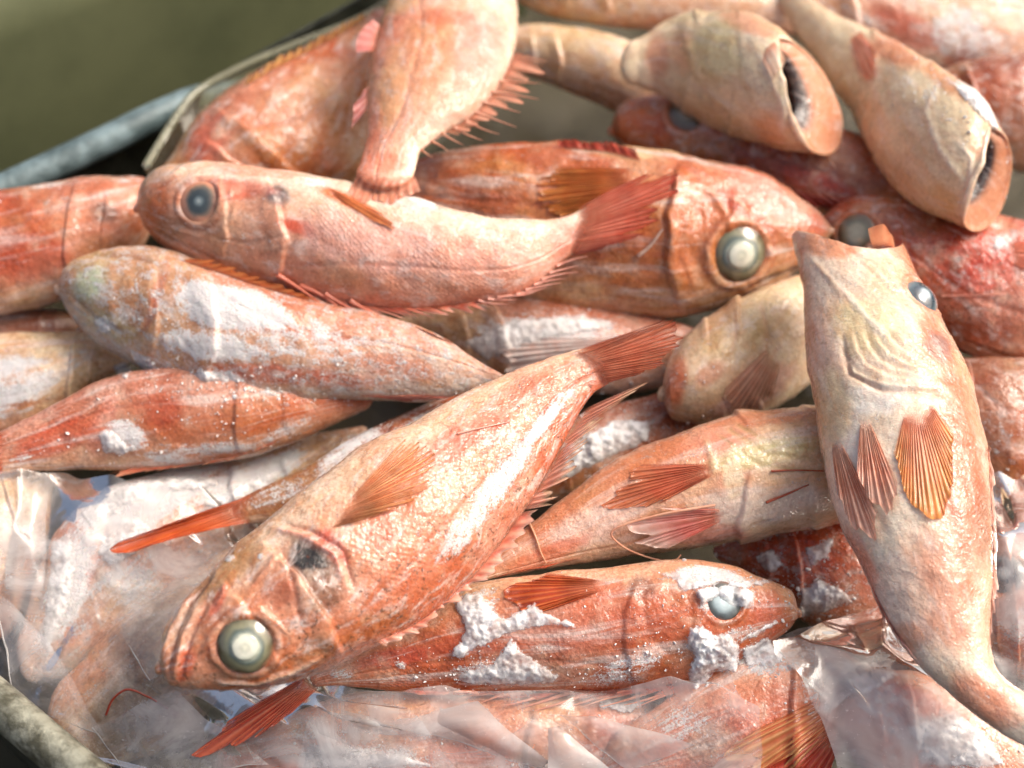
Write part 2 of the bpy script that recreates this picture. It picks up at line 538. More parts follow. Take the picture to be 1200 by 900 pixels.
def fish(key, label, st, z, dors, pal='coral', th=0.62, op=0.30, hi=False, blots=(), lines=(), frost=(), frost0=0.14,
         eyes=(), ring=None, spk=0.5, wet=0.9, scale=1.0, group='fish heaped in the tray', bumps=1.0, zt=None, rim=None, gill=1.0, lip_on=1.0, mottle=1.0):
    st = np.asarray(st, float)
    A, B = st[:, :2], st[:, 2:4]
    C = (A + B) / 2
    ch = np.r_[0, np.cumsum(np.maximum(np.linalg.norm(np.diff(C, axis=0), axis=1), 4))]
    nS = 300 if hi else 170
    nF, nB = (112, 34) if hi else (72, 22)
    L = ch[-1]
    q = np.linspace(0, 1, nS) ** 1.12 * L
    a = pchip(ch, A, q); b = pchip(ch, B, q)
    s = q / L
    c = (a + b) / 2
    zs = z + (0 if zt is None else (zt - z)) * smooth(0, 1, s)
    dep = depth_at_z(c, zs)
    Cp = CAM + rays(c) * dep[:, None]
    W = (rays(a) - rays(b)) / 2 * dep[:, None]
    wl = np.linalg.norm(W, axis=1)
    Wn = W / (wl[:, None] + 1e-12)
    N = -rays(c); N /= np.linalg.norm(N, axis=1)[:, None]
    N -= (N * Wn).sum(1)[:, None] * Wn
    N /= np.linalg.norm(N, axis=1)[:, None]
    T = np.gradient(Cp, axis=0); T /= np.linalg.norm(T, axis=1)[:, None]
    # smooth the axis direction
    for _ in range(12):
        T[1:-1] = (T[:-2] + 2 * T[1:-1] + T[2:]) / 4
    T /= np.linalg.norm(T, axis=1)[:, None]
    ratio = np.interp(s, [0, .12, .3, .6, .85, 1], [.95, .95, .9, .8, .62, .45]) * th / 0.8
    hN = wl * ratio
    wmax = wl.max()
    phi = np.r_[np.linspace(0, math.pi, nF, endpoint=False), np.linspace(math.pi, 2 * math.pi, nB, endpoint=False)]
    cp, sp = np.cos(phi), np.sin(phi)
    fd = math.radians(dors)
    dv1 = np.cos(phi - fd)
    lat1 = np.sin(phi - fd)
    prof_s = sp * (1 - 0.10 * cp ** 2)
    V = Cp[:, None] + W[:, None] * cp[None, :, None] + (N * hN[:, None])[:, None] * prof_s[None, :, None]
    s2 = np.repeat(s[:, None], len(phi), 1)
    dv = np.repeat(dv1[None], nS, 0); lat = np.repeat(np.abs(lat1)[None], nS, 0)
    fr2 = np.repeat(sp[None], nS, 0)
    body_i = np.ones((nS, len(phi)))
    inner = np.zeros((nS, len(phi)))
    # ------- rims and caps at both ends
    capn = 7
    if ring is None:
        pre = []
        for k in range(capn):
            t = math.pi / 2 * (1 - (k + 0.15) / capn)
            pre.append((Cp[0] - T[0] * wl[0] * 0.9 * math.sin(t), math.cos(t)))
        preV = np.stack([p0 + (V[0] - Cp[0]) * k for p0, k in pre])
        pin = np.zeros((capn, len(phi)))
    else:
        shear, depthpx = ring
        px = dep[0] * KX
        sh = np.exp(-s / 0.075)
        off = shear * px * sp * np.where(sp > 0, 1.0, 1.25)
        if rim is not None:
            rr = np.asarray(rim, float)
            off = off - np.interp(np.degrees(phi), rr[:, 0], rr[:, 1], period=360) * px
        V = V + T[:, None] * (sh[:, None] * off[None])[..., None]
        lip = [(.18, -0.95, 1), (.28, -0.55, 1), (.36, -0.30, 1), (.46, -0.19, .85), (.57, -0.115, .35), (.68, -0.065, .12), (.79, -0.035, .08), (.87, -0.012, .05), (.92, 0.02, .03), (.96, 0.045, .01), (.985, 0.04, 0), (.997, 0.02, 0)]
        la = np.array(lip); lq = np.linspace(0, 1, 44)
        lip = [tuple(x) for x in np.stack([np.interp(lq, np.linspace(0, 1, len(la)), la[:, i]) for i in range(3)], -1)]
        preV, pin = [], []
        near = (V[0][int(nF * 0.5)] - Cp[0]) * 0.66
        preV.append(np.repeat((Cp[0] + T[0] * depthpx * px)[None], len(phi), 0)); pin.append(np.full(len(phi), 1.0))
        for sc, adv, dk in lip:
            deep = max(0.0, -adv)
            ctr = Cp[0] + near * (1 - smooth(0.12, 0.6, deep))
            rel = V[0] - ctr
            rw = (rel @ Wn[0])[:, None] * Wn[0]
            base = ctr + rw * sc ** 0.6 + (rel - rw) * sc
            if adv < 0:
                base = base + T[0] * (-adv) * depthpx * px
            else:
                base = base - T[0] * adv * wl[0] * 1.2
            preV.append(base); pin.append(np.full(len(phi), dk))
        preV = np.stack(preV); pin = np.stack(pin)
    npre = len(preV)
    tcap = []
    for k in range(5):
        t = math.pi / 2 * ((k + 0.85) / 5)
        tcap.append(Cp[-1] + T[-1] * wl[-1] * 0.8 * math.sin(t) + (V[-1] - Cp[-1]) * math.cos(t))
    tcap = np.stack(tcap)
    V = np.concatenate([preV, V, tcap])
    nT = len(V)

    def ext(x, fill0=None):
        f0 = np.repeat(x[:1], npre, 0) if fill0 is None else np.broadcast_to(fill0, (npre, x.shape[1]))
        return np.concatenate([f0, x, np.repeat(x[-1:], 5, 0)])
    s2 = ext(s2); dv = ext(dv); lat = ext(lat); fr2 = ext(fr2)
    inner = np.concatenate([pin, np.zeros((nS + 5, len(phi)))])
    nP = len(phi)
    # ------- uv in metres on the skin
    us = np.r_[-np.arange(npre, 0, -1) * 0.0005, np.cumsum(np.r_[0, np.linalg.norm(np.diff(Cp, axis=0), axis=1)]), np.arange(1, 6) * 0.0005 + 0.3]
    around = np.r_[np.linspace(0, 1, nF), 1 + np.linspace(0, 1, nB)]
    uvm = np.stack([np.repeat(us[:, None], nP, 1), np.repeat((around * wmax * 2.6)[None], nT, 0)], -1)

    def normals(V):
        du = np.gradient(V, axis=0)
        dvv = (np.roll(V, -1, 1) - np.roll(V, 1, 1))
        n = np.cross(dvv, du)
        n /= np.linalg.norm(n, axis=2)[..., None] + 1e-15
        ctr = V.mean(1, keepdims=True)
        sgn = np.sign(((V - ctr) * n).sum(2).sum())
        return n * sgn
    Nr = normals(V)
    if ring is not None:
        Nr[:npre - 18] *= -1
    px2, _ = project(V.reshape(-1, 3))
    flat_s, flat_dv, flat_f = s2.ravel(), dv.ravel(), fr2.ravel()
    front = smooth(-0.15, 0.1, flat_f)
    pos = V.reshape(-1, 3)
    sd_ = (abs(hash(key)) % 1) + sum(ord(ch_) for ch_ in key) % 97
    disp = np.zeros(len(pos))
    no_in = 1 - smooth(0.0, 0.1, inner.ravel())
    # soft unevenness of flesh
    disp += bumps * wmax * 0.052 * fbm(pos * 42 + sd_, 3, 3) * smooth(0, .06, flat_s)
    disp += bumps * wmax * 0.014 * fbm(pos * 170 + sd_, 3, 9)
    # gill cover: a plate that ends in a step, and the cheek bone in front of it
    lt = lat.ravel()
    jit = 0.012 * fbm(pos * 120, 2, 5)
    so = op + 0.055 * lt - 0.05 * flat_dv * (flat_dv < 0) * 0 + jit
    step = smooth(-0.075, -0.004, flat_s - so) * (1 - smooth(-0.004, 0.006, flat_s - so))
    disp += gill * wmax * 0.070 * step * smooth(-1.02, -0.5, flat_dv) * smooth(1.02, 0.55, flat_dv)
    sp_ = op * 0.62 + 0.03 * lt + jit
    step2 = smooth(-0.05, -0.003, flat_s - sp_) * (1 - smooth(-0.003, 0.008, flat_s - sp_))
    disp += gill * wmax * 0.035 * step2 * smooth(-1.0, -0.3, flat_dv) * smooth(0.9, 0.3, flat_dv)
    ll = 0.30 + 0.30 * np.exp(-((flat_s - op) / 0.16) ** 2) + 0.02 * fbm(pos * 90, 2, 15)
    llm = np.exp(-((flat_dv - ll) / 0.035) ** 2) * smooth(op + .03, op + .08, flat_s) * (lat.ravel() > .3)
    disp -= wmax * 0.012 * llm
    # ------- colours
    back, flank, belly, headc = [lin(x) * np.array([1.0, 1.0, 0.96]) for x in PAL[pal]]
    nz = fbm(pos * 60 + 3.1 * sd_, 3, 21)
    nz2 = fbm(pos * 22 + 1.7 * sd_, 3, 27)
    d2 = flat_dv + 0.28 * nz
    wb = smooth(0.1, 0.95, d2)[:, None]
    wv = smooth(-0.15, -0.85, d2)[:, None]
    colr = flank * (1 - wb) + back * wb
    colr = colr * (1 - wv) + belly * wv
    hd = (1 - smooth(-0.05, 0.03, flat_s - so))
    hw = (hd * 0.72 * (1 - 0.75 * wv[:, 0]))[:, None]
    colr = colr * (1 - hw) + headc * hw
    pk = np.clip(nz2, 0, 1)[:, None] * 0.7 * mottle
    colr = colr * (1 - pk) + lin((204, 94, 50)) * pk
    pl = np.clip(-nz2, 0, 1)[:, None] * 0.7 * mottle
    colr = colr * (1 - pl) + lin((238, 218, 202)) * pl
    nz3 = fbm(pos * 30 + 5.3 * sd_, 3, 33)
    po = (np.clip(nz3 - 0.08, 0, 1) * 0.9 * mottle)[:, None]
    colr = colr * (1 - po) + lin((206, 178, 120)) * po
    # gill slit line is redder
    sl = np.exp(-((flat_s - so - 0.004) / 0.006) ** 2) * smooth(-.9, -.3, flat_dv) * gill * 0.22
    colr = colr * (1 - sl[:, None]) + lin((140, 44, 26)) * sl[:, None]
    lw = (llm * 0.35 * scale)[:, None]
    colr = colr * (1 - lw) + lin((176, 92, 60)) * lw
    fro = np.full(len(pos), float(frost0)) * smooth(-.2, .3, flat_f)
    wetv = np.full(len(pos), float(wet))
    scl = smooth(0.02, 0.11, flat_s - so) * scale * (1 - 0.75 * smooth(-0.55, -0.95, flat_dv))
    spv = np.full(len(pos), float(spk)) * smooth(-0.6, 0.3, flat_dv)
    for bl in blots:
        u, v, ru, rv, ang, rgb, stn = bl[:7]
        hard = bl[7] if len(bl) > 7 else 0.5
        ca, sa = math.cos(math.radians(ang)), math.sin(math.radians(ang))
        du, dvv = px2[:, 0] - u, px2[:, 1] - v
        x, y = (du * ca + dvv * sa) / ru, (-du * sa + dvv * ca) / rv
        r = np.sqrt(x * x + y * y) + 0.32 * nz + 0.12 * fbm(pos * 260, 2, 31)
        w = (1 - smooth(hard, 1.1, r)) * stn * front * no_in
        colr = colr * (1 - w[:, None]) + lin(rgb) * w[:, None]
    for ln in lines:
        pts, wd, dh, rgb, stn = ln
        vary = 0.85 + 0.55 * fbm(pos * 150 + wd, 3, 63)
        d = seg_dist(px2, pts) / np.clip(vary, 0.45, 1.5)
        e0 = np.minimum(np.hypot(px2[:, 0] - pts[0][0], px2[:, 1] - pts[0][1]), np.hypot(px2[:, 0] - pts[-1][0], px2[:, 1] - pts[-1][1]))
        tap = 0.25 + 0.75 * smooth(0, 3.5 * wd, e0)
        w = np.exp(-(d / wd) ** 2) * front * no_in * tap
        disp += w * dh * 0.62
        if rgb is not None:
            w2 = np.exp(-(d / (wd * 0.95)) ** 2)[:, None] * 0.85 * stn * (tap * front * no_in)[:, None]
            colr = colr * (1 - w2) + lin(rgb) * w2
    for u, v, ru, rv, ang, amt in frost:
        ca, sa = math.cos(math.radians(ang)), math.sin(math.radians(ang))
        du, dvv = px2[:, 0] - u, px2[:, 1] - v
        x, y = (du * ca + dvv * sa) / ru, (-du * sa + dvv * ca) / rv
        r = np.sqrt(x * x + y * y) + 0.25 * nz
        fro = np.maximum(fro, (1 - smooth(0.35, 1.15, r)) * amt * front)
    thickf = np.clip(fro - 0.35, 0, 1) * (0.55 + 0.45 * fbm(pos * 330, 3, 41))
    disp += thickf * 0.0016
    if ring is not None:
        lw = np.exp(-(flat_s / 0.03) ** 2) * no_in * lip_on
        disp += wmax * 0.05 * smooth(-0.1, 0.5, flat_f) * lw * (1 + 0.5 * fbm(pos * 120, 2, 51))
        w = (lw * 0.65 * smooth(-0.4, 0.4, flat_f + 0.4 * nz))[:, None]
        colr = colr * (1 - w) + lin((242, 218, 192)) * w
        w = (lw * 0.6 * smooth(0.2, -0.5, flat_f + 0.4 * nz))[:, None]
        colr = colr * (1 - w) + lin((222, 138, 98)) * w
    # mouth lining
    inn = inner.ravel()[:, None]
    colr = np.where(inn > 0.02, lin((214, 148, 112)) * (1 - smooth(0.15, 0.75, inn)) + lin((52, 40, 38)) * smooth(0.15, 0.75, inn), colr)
    rimw = np.zeros_like(inn)
    fro = fro * no_in
    scl = scl * no_in; spv = spv * no_in
    # eye sockets
    Nf = Nr.reshape(-1, 3)
    eyespots = []
    for e in eyes:
        u, v, r = e[:3]
        d = np.hypot(px2[:, 0] - u, px2[:, 1] - v) + np.where(flat_f > 0.02, 0, 1e6)
        i = int(np.argmin(d))
        ctr = pos[i]
        _, dd = project(ctr[None])
        rm = r * dd[0] * KX
        d3 = np.linalg.norm(pos - ctr, axis=1) / rm
        d3 = d3 + 0.07 * fbm(pos * 160, 2, 71) * smooth(0.8, 1.1, d3)
        disp += -0.22 * rm * (1 - smooth(0.75, 1.05, d3)) + 0.06 * rm * np.exp(-((d3 - 1.15) / 0.15) ** 2) * (1 + 0.8 * fbm(pos * 210, 2, 73))
        w = (np.exp(-((d3 - 1.12) / 0.09) ** 2) * np.clip(0.5 + 0.7 * fbm(pos * 150, 2, 75), 0.1, .9))[:, None]
        colr = colr * (1 - w) + lin(e[4] if len(e) > 4 else (222, 168, 132)) * w
        w = np.exp(-((d3 - 1.30) / 0.07) ** 2)[:, None] * 0.5
        colr = colr * (1 - w) + lin((160, 80, 44)) * w * 1.0
        scl = scl * smooth(1.0, 1.5, d3)
        spv = spv * smooth(1.0, 1.5, d3)
        eyespots.append((ctr, Nf[i], rm, e[3] if len(e) > 3 else 'cloud'))
    pos = pos + Nf * (disp * np.where(inner.ravel() > 0.02, 0.0, 1.0))[:, None]
    F = grid_faces(nT, nP, True)
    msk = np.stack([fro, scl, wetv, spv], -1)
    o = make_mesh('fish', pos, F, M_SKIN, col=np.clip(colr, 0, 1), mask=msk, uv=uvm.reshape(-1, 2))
    o['mottle'] = float(mottle)
    tag(o, label, 'fish', group)
    f = Fish()
    f.key, f.obj, f.V, f.front = key, o, pos, flat_f > 0.0
    f.px, f.dep = project(pos)
    f.dep = np.where(f.front, f.dep, 1e9)
    f.tree = BVHTree.FromPolygons(pos.tolist(), F.tolist())
    f.bbox = (f.px.min(0), f.px.max(0))
    FISH[key] = f
    for ctr, n, rm, style in eyespots:
        add_eye(f, ctr, n, rm, style)
    return f


EYES = {
    'cloud': [(0, (230, 228, 206)), (.40, (222, 222, 200)), (.50, (130, 142, 132)), (.58, (92, 102, 94)), (.70, (136, 134, 106)), (.85, (112, 106, 82)), (.96, (70, 58, 44)), (1, (150, 104, 78))],
    'blue': [(0, (190, 200, 204)), (.22, (160, 174, 180)), (.40, (62, 78, 92)), (.6, (44, 58, 70)), (.8, (92, 110, 118)), (.95, (120, 124, 124)), (1, (170, 136, 116))],
    'dull': [(0, (176, 176, 156)), (.4, (160, 160, 140)), (.55, (120, 122, 104)), (.8, (112, 100, 80)), (1, (130, 92, 66))],
    'sunken': [(0, (150, 158, 156)), (.13, (110, 122, 124)), (.28, (60, 70, 74)), (.55, (66, 72, 72)), (.7, (120, 104, 88)), (.82, (190, 134, 104)), (1, (206, 140, 106))],
    'ice': [(0, (206, 220, 222)), (.45, (172, 190, 192)), (.7, (92, 102, 102)), (.9, (74, 72, 66)), (1, (130, 96, 80))],
}


def dome(center, axis, r, height, stops, name, mat, parent, rings=14, seg=44, flat=0.0):
    axis = axis / np.linalg.norm(axis)
    x = np.cross(axis, [0.2, 0.9, 0.1]); x /= np.linalg.norm(x)
    y = np.cross(axis, x)
    t = np.linspace(0.0, 1.0, rings)
    ph = np.linspace(0, 2 * math.pi, seg, endpoint=False)
    rad = np.r_[t, 1.04, 1.02]
    hgt = np.r_[height * (1 - t ** 2.4), -0.12, -0.35]
    P = center + (rad[:, None, None] * r) * (x * np.cos(ph)[None, :, None] + y * np.sin(ph)[None, :, None]) + (hgt * r)[:, None, None] * axis
    keys = np.array([k for k, _ in stops]); cs = np.array([lin(c_) for _, c_ in stops])
    q = P - center
    rr = np.clip(np.minimum(rad, 1)[:, None] * (1 + 0.22 * fbm(q / r * 1.6 + r * 9e3, 3, 5)) + 0.05 * fbm(q / r * 5, 2, 9), 0, 1)
    c = np.stack([np.interp(rr, keys, cs[:, i]) for i in range(3)], -1)
    wob = 0.10 * fbm(np.stack([np.cos(ph) * 2, np.sin(ph) * 2, ph * 0 + r * 1e4], -1), 2, 3)
    c = c * (1 + wob[None, :, None])
    return make_mesh(name, P.reshape(-1, 3), grid_faces(rings + 2, seg, True), mat, col=np.clip(c.reshape(-1, 3), 0, 1), parent=parent)


def add_eye(f, ctr, n, rm, style):
    view = CAM - ctr; view /= np.linalg.norm(view)
    ax = n * 0.75 + view * 0.25
    stops = EYES[style]
    e = dome(ctr - n * 0.16 * rm, ax, rm * 0.97, 0.24 if style in ('ice', 'sunken', 'dull') else 0.38, stops, 'eye', M_EYE, f.obj)
    axn = ax / np.linalg.norm(ax)
    if style == 'cloud':
        pc = ctr - n * 0.16 * rm + axn * 0.345 * rm
        dome(pc, ax, rm * 0.45, 0.15, [(0, stops[0][1]), (.30, (206, 206, 186)), (.5, (232, 230, 212)), (.85, (220, 222, 202)), (1, (150, 158, 142))], 'pupil', M_EYE, e, 8, 32)


# ------------------------------------------------------------------ looking things up on what is already built
def hit(uv, keys):
    """Depth of the nearest surface of the named fish along each ray (inf where none)."""
    uv = np.asarray(uv, float).reshape(-1, 2)
    D = rays(uv)
    out = np.full(len(uv), np.inf)
    o = Vector(CAM)
    for k in keys:
        f = FISH[k]
        lo, hi_ = f.bbox
        idx = np.nonzero((uv[:, 0] > lo[0] - 2) & (uv[:, 0] < hi_[0] + 2) & (uv[:, 1] > lo[1] - 2) & (uv[:, 1] < hi_[1] + 2))[0]
        for i in idx:
            d = Vector(D[i])
            ln = d.length
            p, _, _, dist = f.tree.ray_cast(o, d / ln)
            if p is not None:
                out[i] = min(out[i], dist / ln)
    return out


def near_depth(f, uv):
    uv = np.asarray(uv, float).reshape(-1, 2)
    sel = np.nonzero(f.front)[0]
    px = f.px[sel]
    r = np.empty(len(uv))
    for i, p in enumerate(uv):
        j = np.argmin(np.hypot(px[:, 0] - p[0], px[:, 1] - p[1]))
        r[i] = f.dep[sel[j]]
    return r


def fin(key, name, base, tip, rays_n, ray_c, mem_c, tip_c=None, alpha=0.85, lift=0.0006, ragged=0.10, inc=0.0, zoff=0.0,
        corr=0.00035, M=16, bend=0.0, over=(), curl=0.0, thick=0.0003, label=None, sharp=1.5, root=0.26, skin_root=(214, 138, 104), soft=0.05, tears=1.0):
    f = FISH[key]
    sub = 6
    K = rays_n * sub + 1
    base = along(base, K); tip = along(tip, K)
    rid = np.arange(K) / sub
    rid = rid + 0.42 * fbm(np.stack([rid * 0.9, rid * 0 + base[0, 0], rid * 0], -1), 2, 19) * min(1.0, 0.3 + tears) * np.sin(math.pi * np.linspace(0, 1, K))
    prof = ((np.cos(2 * math.pi * rid) + 1) / 2) ** sharp
    prof = prof * (0.72 + 0.28 * RNG.random(rays_n + 1)[np.clip(np.round(rid).astype(int), 0, rays_n)])
    rnd = RNG.random(rays_n + 2)
    lenf = 1 - 1.5 * ragged * np.interp(rid, np.arange(rays_n + 2), rnd) - inc * (1 - prof) * (0.5 + np.interp(rid + 3.3, np.arange(rays_n + 2), rnd[::-1]))
    tear = fbm(np.stack([rid * 0.55, rid * 0 + tip[0, 1], rid * 0], -1), 2, 23)
    lenf = lenf - tears * 0.30 * np.clip(tear - 0.22, 0, 1) * 2
    m = np.linspace(0, 1, M)
    vec = (tip - base) * lenf[:, None]
    perp = np.stack([-vec[:, 1], vec[:, 0]], -1)
    UV = base[:, None] + vec[:, None] * m[None, :, None] + perp[:, None] * (bend * (m ** 2))[None, :, None]
    # slight wander of every ray
    wob = fbm(np.stack([rid * 1.3, rid * 0 + 5.5, rid * 0], -1), 2, int(tip[0, 0]) % 50)
    UV += (perp / (np.linalg.norm(perp, axis=1)[:, None] + 1e-9))[:, None] * (wob[:, None] * (m ** 2)[None] * 3.0)[..., None]
    db = near_depth(f, base)
    ht = hit(tip, [key])
    dt = np.where(np.isfinite(ht), np.minimum(ht, db + 0.02), db + zoff)
    dep = db[:, None] * (1 - m) + dt[:, None] * m
    keys = [key] + list(over)
    hh = hit(UV.reshape(-1, 2), keys).reshape(K, M)
    clear = lift * (0.3 + 0.7 * smooth(0, .35, m)) + curl * m ** 2
    dep = np.where(np.isfinite(hh), np.minimum(dep, hh), dep)
    # keep it sheet-like
    for _ in range(3):
        d2 = dep.copy()
        d2[1:-1] = (dep[:-2] + 2 * dep[1:-1] + dep[2:]) / 4
        dep = np.minimum(d2, np.where(np.isfinite(hh), hh, 9))
    dep = dep - clear[None]
    ripple = 0.0012 * fbm(np.stack([UV[..., 0] / 26, UV[..., 1] / 26, UV[..., 0] * 0], -1), 2, 8) * m[None]
    dep = dep - corr * (prof[:, None] - 0.5) * smooth(0, .25, m)[None] * 2 - np.abs(ripple)
    P1 = CAM + rays(UV) * dep[..., None]
    P2 = CAM + rays(UV) * (dep + thick)[..., None]
    n = K * M
    V = np.concatenate([P1.reshape(-1, 3), P2.reshape(-1, 3)])
    g = grid_faces(K, M)
    F = [g, g[:, ::-1] + n]
    idx = np.arange(n).reshape(K, M)
    for line in (idx[0], idx[-1], idx[:, 0], idx[:, -1]):
        F.append(np.stack([line[:-1], line[1:], line[1:] + n, line[:-1] + n], -1))
    rc, mc = lin(ray_c), lin(mem_c)
    c = mc[None, None] * (1 - prof[:, None, None]) + rc[None, None] * prof[:, None, None]
    c = np.repeat(c, M, 1) if c.shape[1] == 1 else c
    if tip_c is not None:
        w = smooth(0.45, 1.0, m)[None, :, None] * 0.8
        c = c * (1 - w) + lin(tip_c) * w
    nzz = fbm(np.stack([UV[..., 0] / 18, UV[..., 1] / 18, UV[..., 0] * 0 + 2], -1), 3, 77)
    c = c * (1 + 0.25 * nzz[..., None])
    al = np.clip(alpha + (1 - alpha) * prof[:, None] - 0.45 * smooth(0.5, 1.0, m)[None] * (1 - prof[:, None]), 0, 1) * smooth(0.0, root, m)[None]
    kk = np.linspace(0, 1, K)
    al = al * (0.25 + 0.75 * smooth(0, soft, kk) * smooth(0, soft, 1 - kk))[:, None]
    if skin_root:
        sk = lin(skin_root)
        w = (1 - smooth(0.05, 0.5, m))[None, :, None] * 0.7
        c = c * (1 - w) + sk * w
    msk = np.zeros((K, M, 4)); msk[..., 3] = al
    o = make_mesh(name, V, np.concatenate(F), M_FIN, col=np.clip(np.concatenate([c.reshape(-1, 3)] * 2), 0, 1),
                  mask=np.concatenate([msk.reshape(-1, 4)] * 2), parent=f.obj)
    if label: o['label'] = label
    return o


def spines(key, base, tip, n, rpx=2.6, rgb=(226, 150, 120), zoff=-0.001, name='fin_spine'):
    """Separate stiff spines standing out of a fin: one tapered tube each."""
    f = FISH[key]
    base = along(base, n); tip = along(tip, n)
    db = near_depth(f, base)
    for i in range(n):
        m = np.linspace(0, 1, 9)
        bow = np.array([-(tip - base)[i, 1], (tip - base)[i, 0]]) * RNG.uniform(-.06, .06)
        sc = RNG.uniform(.8, 1.08)
        uv = base[i] + (tip[i] - base[i]) * m[:, None] * sc + bow * (4 * m * (1 - m))[:, None]
        h = hit(uv, [key])
        d = np.where(np.isfinite(h), np.minimum(h - 0.0012, db[i]), db[i]) + zoff * m
        P = CAM + rays(uv) * d[:, None]
        r = rpx * d.mean() * KX * (1 - 0.85 * m)
        o = tube(name, P, r, M_FIN, parent=f.obj, sides=6, col=rgb)
        at = o.data.color_attributes.new('mask', 'FLOAT_COLOR', 'POINT')
        at.data.foreach_set('color', np.tile([0, 0, 0, 1.0], len(o.data.vertices)))


def thread(name, pts, rpx, rgb, keys, parent=None, lift=0.0008, label=None, cat=None, n=40):
    uv = along(pts, n)
    h = hit(uv, keys)
    ok = np.isfinite(h)
    if ok.any():
        h = np.interp(np.arange(n), np.nonzero(ok)[0], h[ok])
    else:
        h = depth_at_z(uv, np.full(n, 0.05))
    for _ in range(4):
        h2 = h.copy(); h2[1:-1] = (h[:-2] + h[1:-1] + h[2:]) / 3
        h = np.minimum(h, h2)
    P = CAM + rays(uv) * (h - lift)[:, None]
    o = tube(name, P, rpx * h.mean() * KX * (1 - 0.5 * np.linspace(0, 1, n)), M_FIN, parent=parent, sides=6, col=rgb)
    at = o.data.color_attributes.new('mask', 'FLOAT_COLOR', 'POINT')
    at.data.foreach_set('color', np.tile([0, 0, 0, 1.0], len(o.data.vertices)))
    if label: tag(o, label, cat)
    return o


def crust(name, label, poly, thick, keys, mat=None, step=1.8, seed=1, edge=7.0, cat='ice', group=None, rough=0.55, zfall=0.02):
    poly = np.asarray(poly, float)
    lo, hi_ = poly.min(0) - 4, poly.max(0) + 4
    gx = np.arange(lo[0], hi_[0], step); gy = np.arange(lo[1], hi_[1], step)
    U, Vv = np.meshgrid(gx, gy, indexing='ij')
    uv = np.stack([U.ravel(), Vv.ravel()], -1)
    p3 = np.stack([uv[:, 0] / 14, uv[:, 1] / 14, np.full(len(uv), seed * 3.7)], -1)
    sdv = inside_dist(uv, poly) + 3.0 * fbm(p3 * 1.6, 3, seed)
    h = hit(uv, keys)
    fb = depth_at_z(uv, np.full(len(uv), zfall))
    h = np.where(np.isfinite(h), h, fb)
    hg = h.reshape(U.shape)
    for _ in range(2):
        e = np.pad(hg, 1, mode='edge')
        hg = np.minimum(hg, (e[:-2, 1:-1] + e[2:, 1:-1] + e[1:-1, :-2] + e[1:-1, 2:]) / 4)
    h = hg.ravel()
    n = fbm(p3 * 2.2, 4, seed + 5)
    n2 = fbm(p3 * 6.0, 3, seed + 9)
    ht = 0.75 * thick * (1 - np.exp(-np.clip(sdv, 0, None) / edge)) * (1 + rough * n + 0.75 * rough * n2) - 0.0006 * (sdv <= 0)
    P = CAM + rays(uv) * (h - ht)[:, None]
    F = grid_faces(len(gx), len(gy))
    keep = (sdv[F] > -1.0).all(1)
    F = F[keep]
    if not len(F):
        return None
    used = np.unique(F)
    mp = np.zeros(len(P), np.int64); mp[used] = np.arange(len(used))
    mk = np.zeros((len(P), 4)); mk[:, 0] = np.clip(sdv / 9.0, 0, 1); mk[:, 3] = 1
    o = make_mesh(name, P[used], mp[F], mat or M_ICE, mask=mk[used])
    tag(o, label, cat, group)
    return o


ICO_V = None


def crumbs(name, label, regions, keys, mat=None, seed=3, skip=()):
    g = np.random.default_rng(seed)
    t = (1 + 5 ** 0.5) / 2
    iv = np.array([(-1, t, 0), (1, t, 0), (-1, -t, 0), (1, -t, 0), (0, -1, t), (0, 1, t), (0, -1, -t), (0, 1, -t), (t, 0, -1), (t, 0, 1), (-t, 0, -1), (-t, 0, 1)], float)
    iv /= np.linalg.norm(iv[0])
    fi = np.array([(0, 11, 5), (0, 5, 1), (0, 1, 7), (0, 7, 10), (0, 10, 11), (1, 5, 9), (5, 11, 4), (11, 10, 2), (10, 7, 6), (7, 1, 8), (3, 9, 4), (3, 4, 2), (3, 2, 6), (3, 6, 8), (3, 8, 9), (4, 9, 5), (2, 4, 11), (6, 2, 10), (8, 6, 7), (9, 8, 1)])
    Vs, Fs = [], []
    k = 0
    for u, v, ru, rv, ang, n, size in regions:
        ca, sa = math.cos(math.radians(ang)), math.sin(math.radians(ang))
        q = g.normal(0, 0.5, (n, 2)) * (ru, rv)
        uv = np.stack([u + q[:, 0] * ca - q[:, 1] * sa, v + q[:, 0] * sa + q[:, 1] * ca], -1)
        h = hit(uv, keys)
        hs = hit(uv, skip)
        cl = fbm(np.stack([uv[:, 0] / 22, uv[:, 1] / 22, np.full(n, 3.3)], -1), 3, 12)
        for i in range(n):
            if hs[i] <= h[i] and g.random() < 0.93:
                continue
            if cl[i] < 0.02 and g.random() < 0.85:
                continue
            if not np.isfinite(h[i]) or uv[i, 0] < -20 or uv[i, 0] > 1220 or uv[i, 1] > 920:
                continue
            r = 0.8 * size * min(3.2, g.lognormal(0, 0.55)) * h[i] * KX
            R = np.linalg.qr(g.normal(size=(3, 3)))[0]
            sc = g.uniform(.35, 1.2, 3)
            P = (iv * (1 + 0.28 * g.normal(size=(12, 1)))) * sc @ R * r + CAM + rays(uv[i]) * (h[i] - r * 0.25)
            Vs.append(P); Fs.append(fi + k); k += 12
    o = make_mesh(name, np.concatenate(Vs), np.concatenate(Fs), mat or M_CRUMB, smooth_shade=False)
    tag(o, label, 'frost', None, 'stuff')
    return o


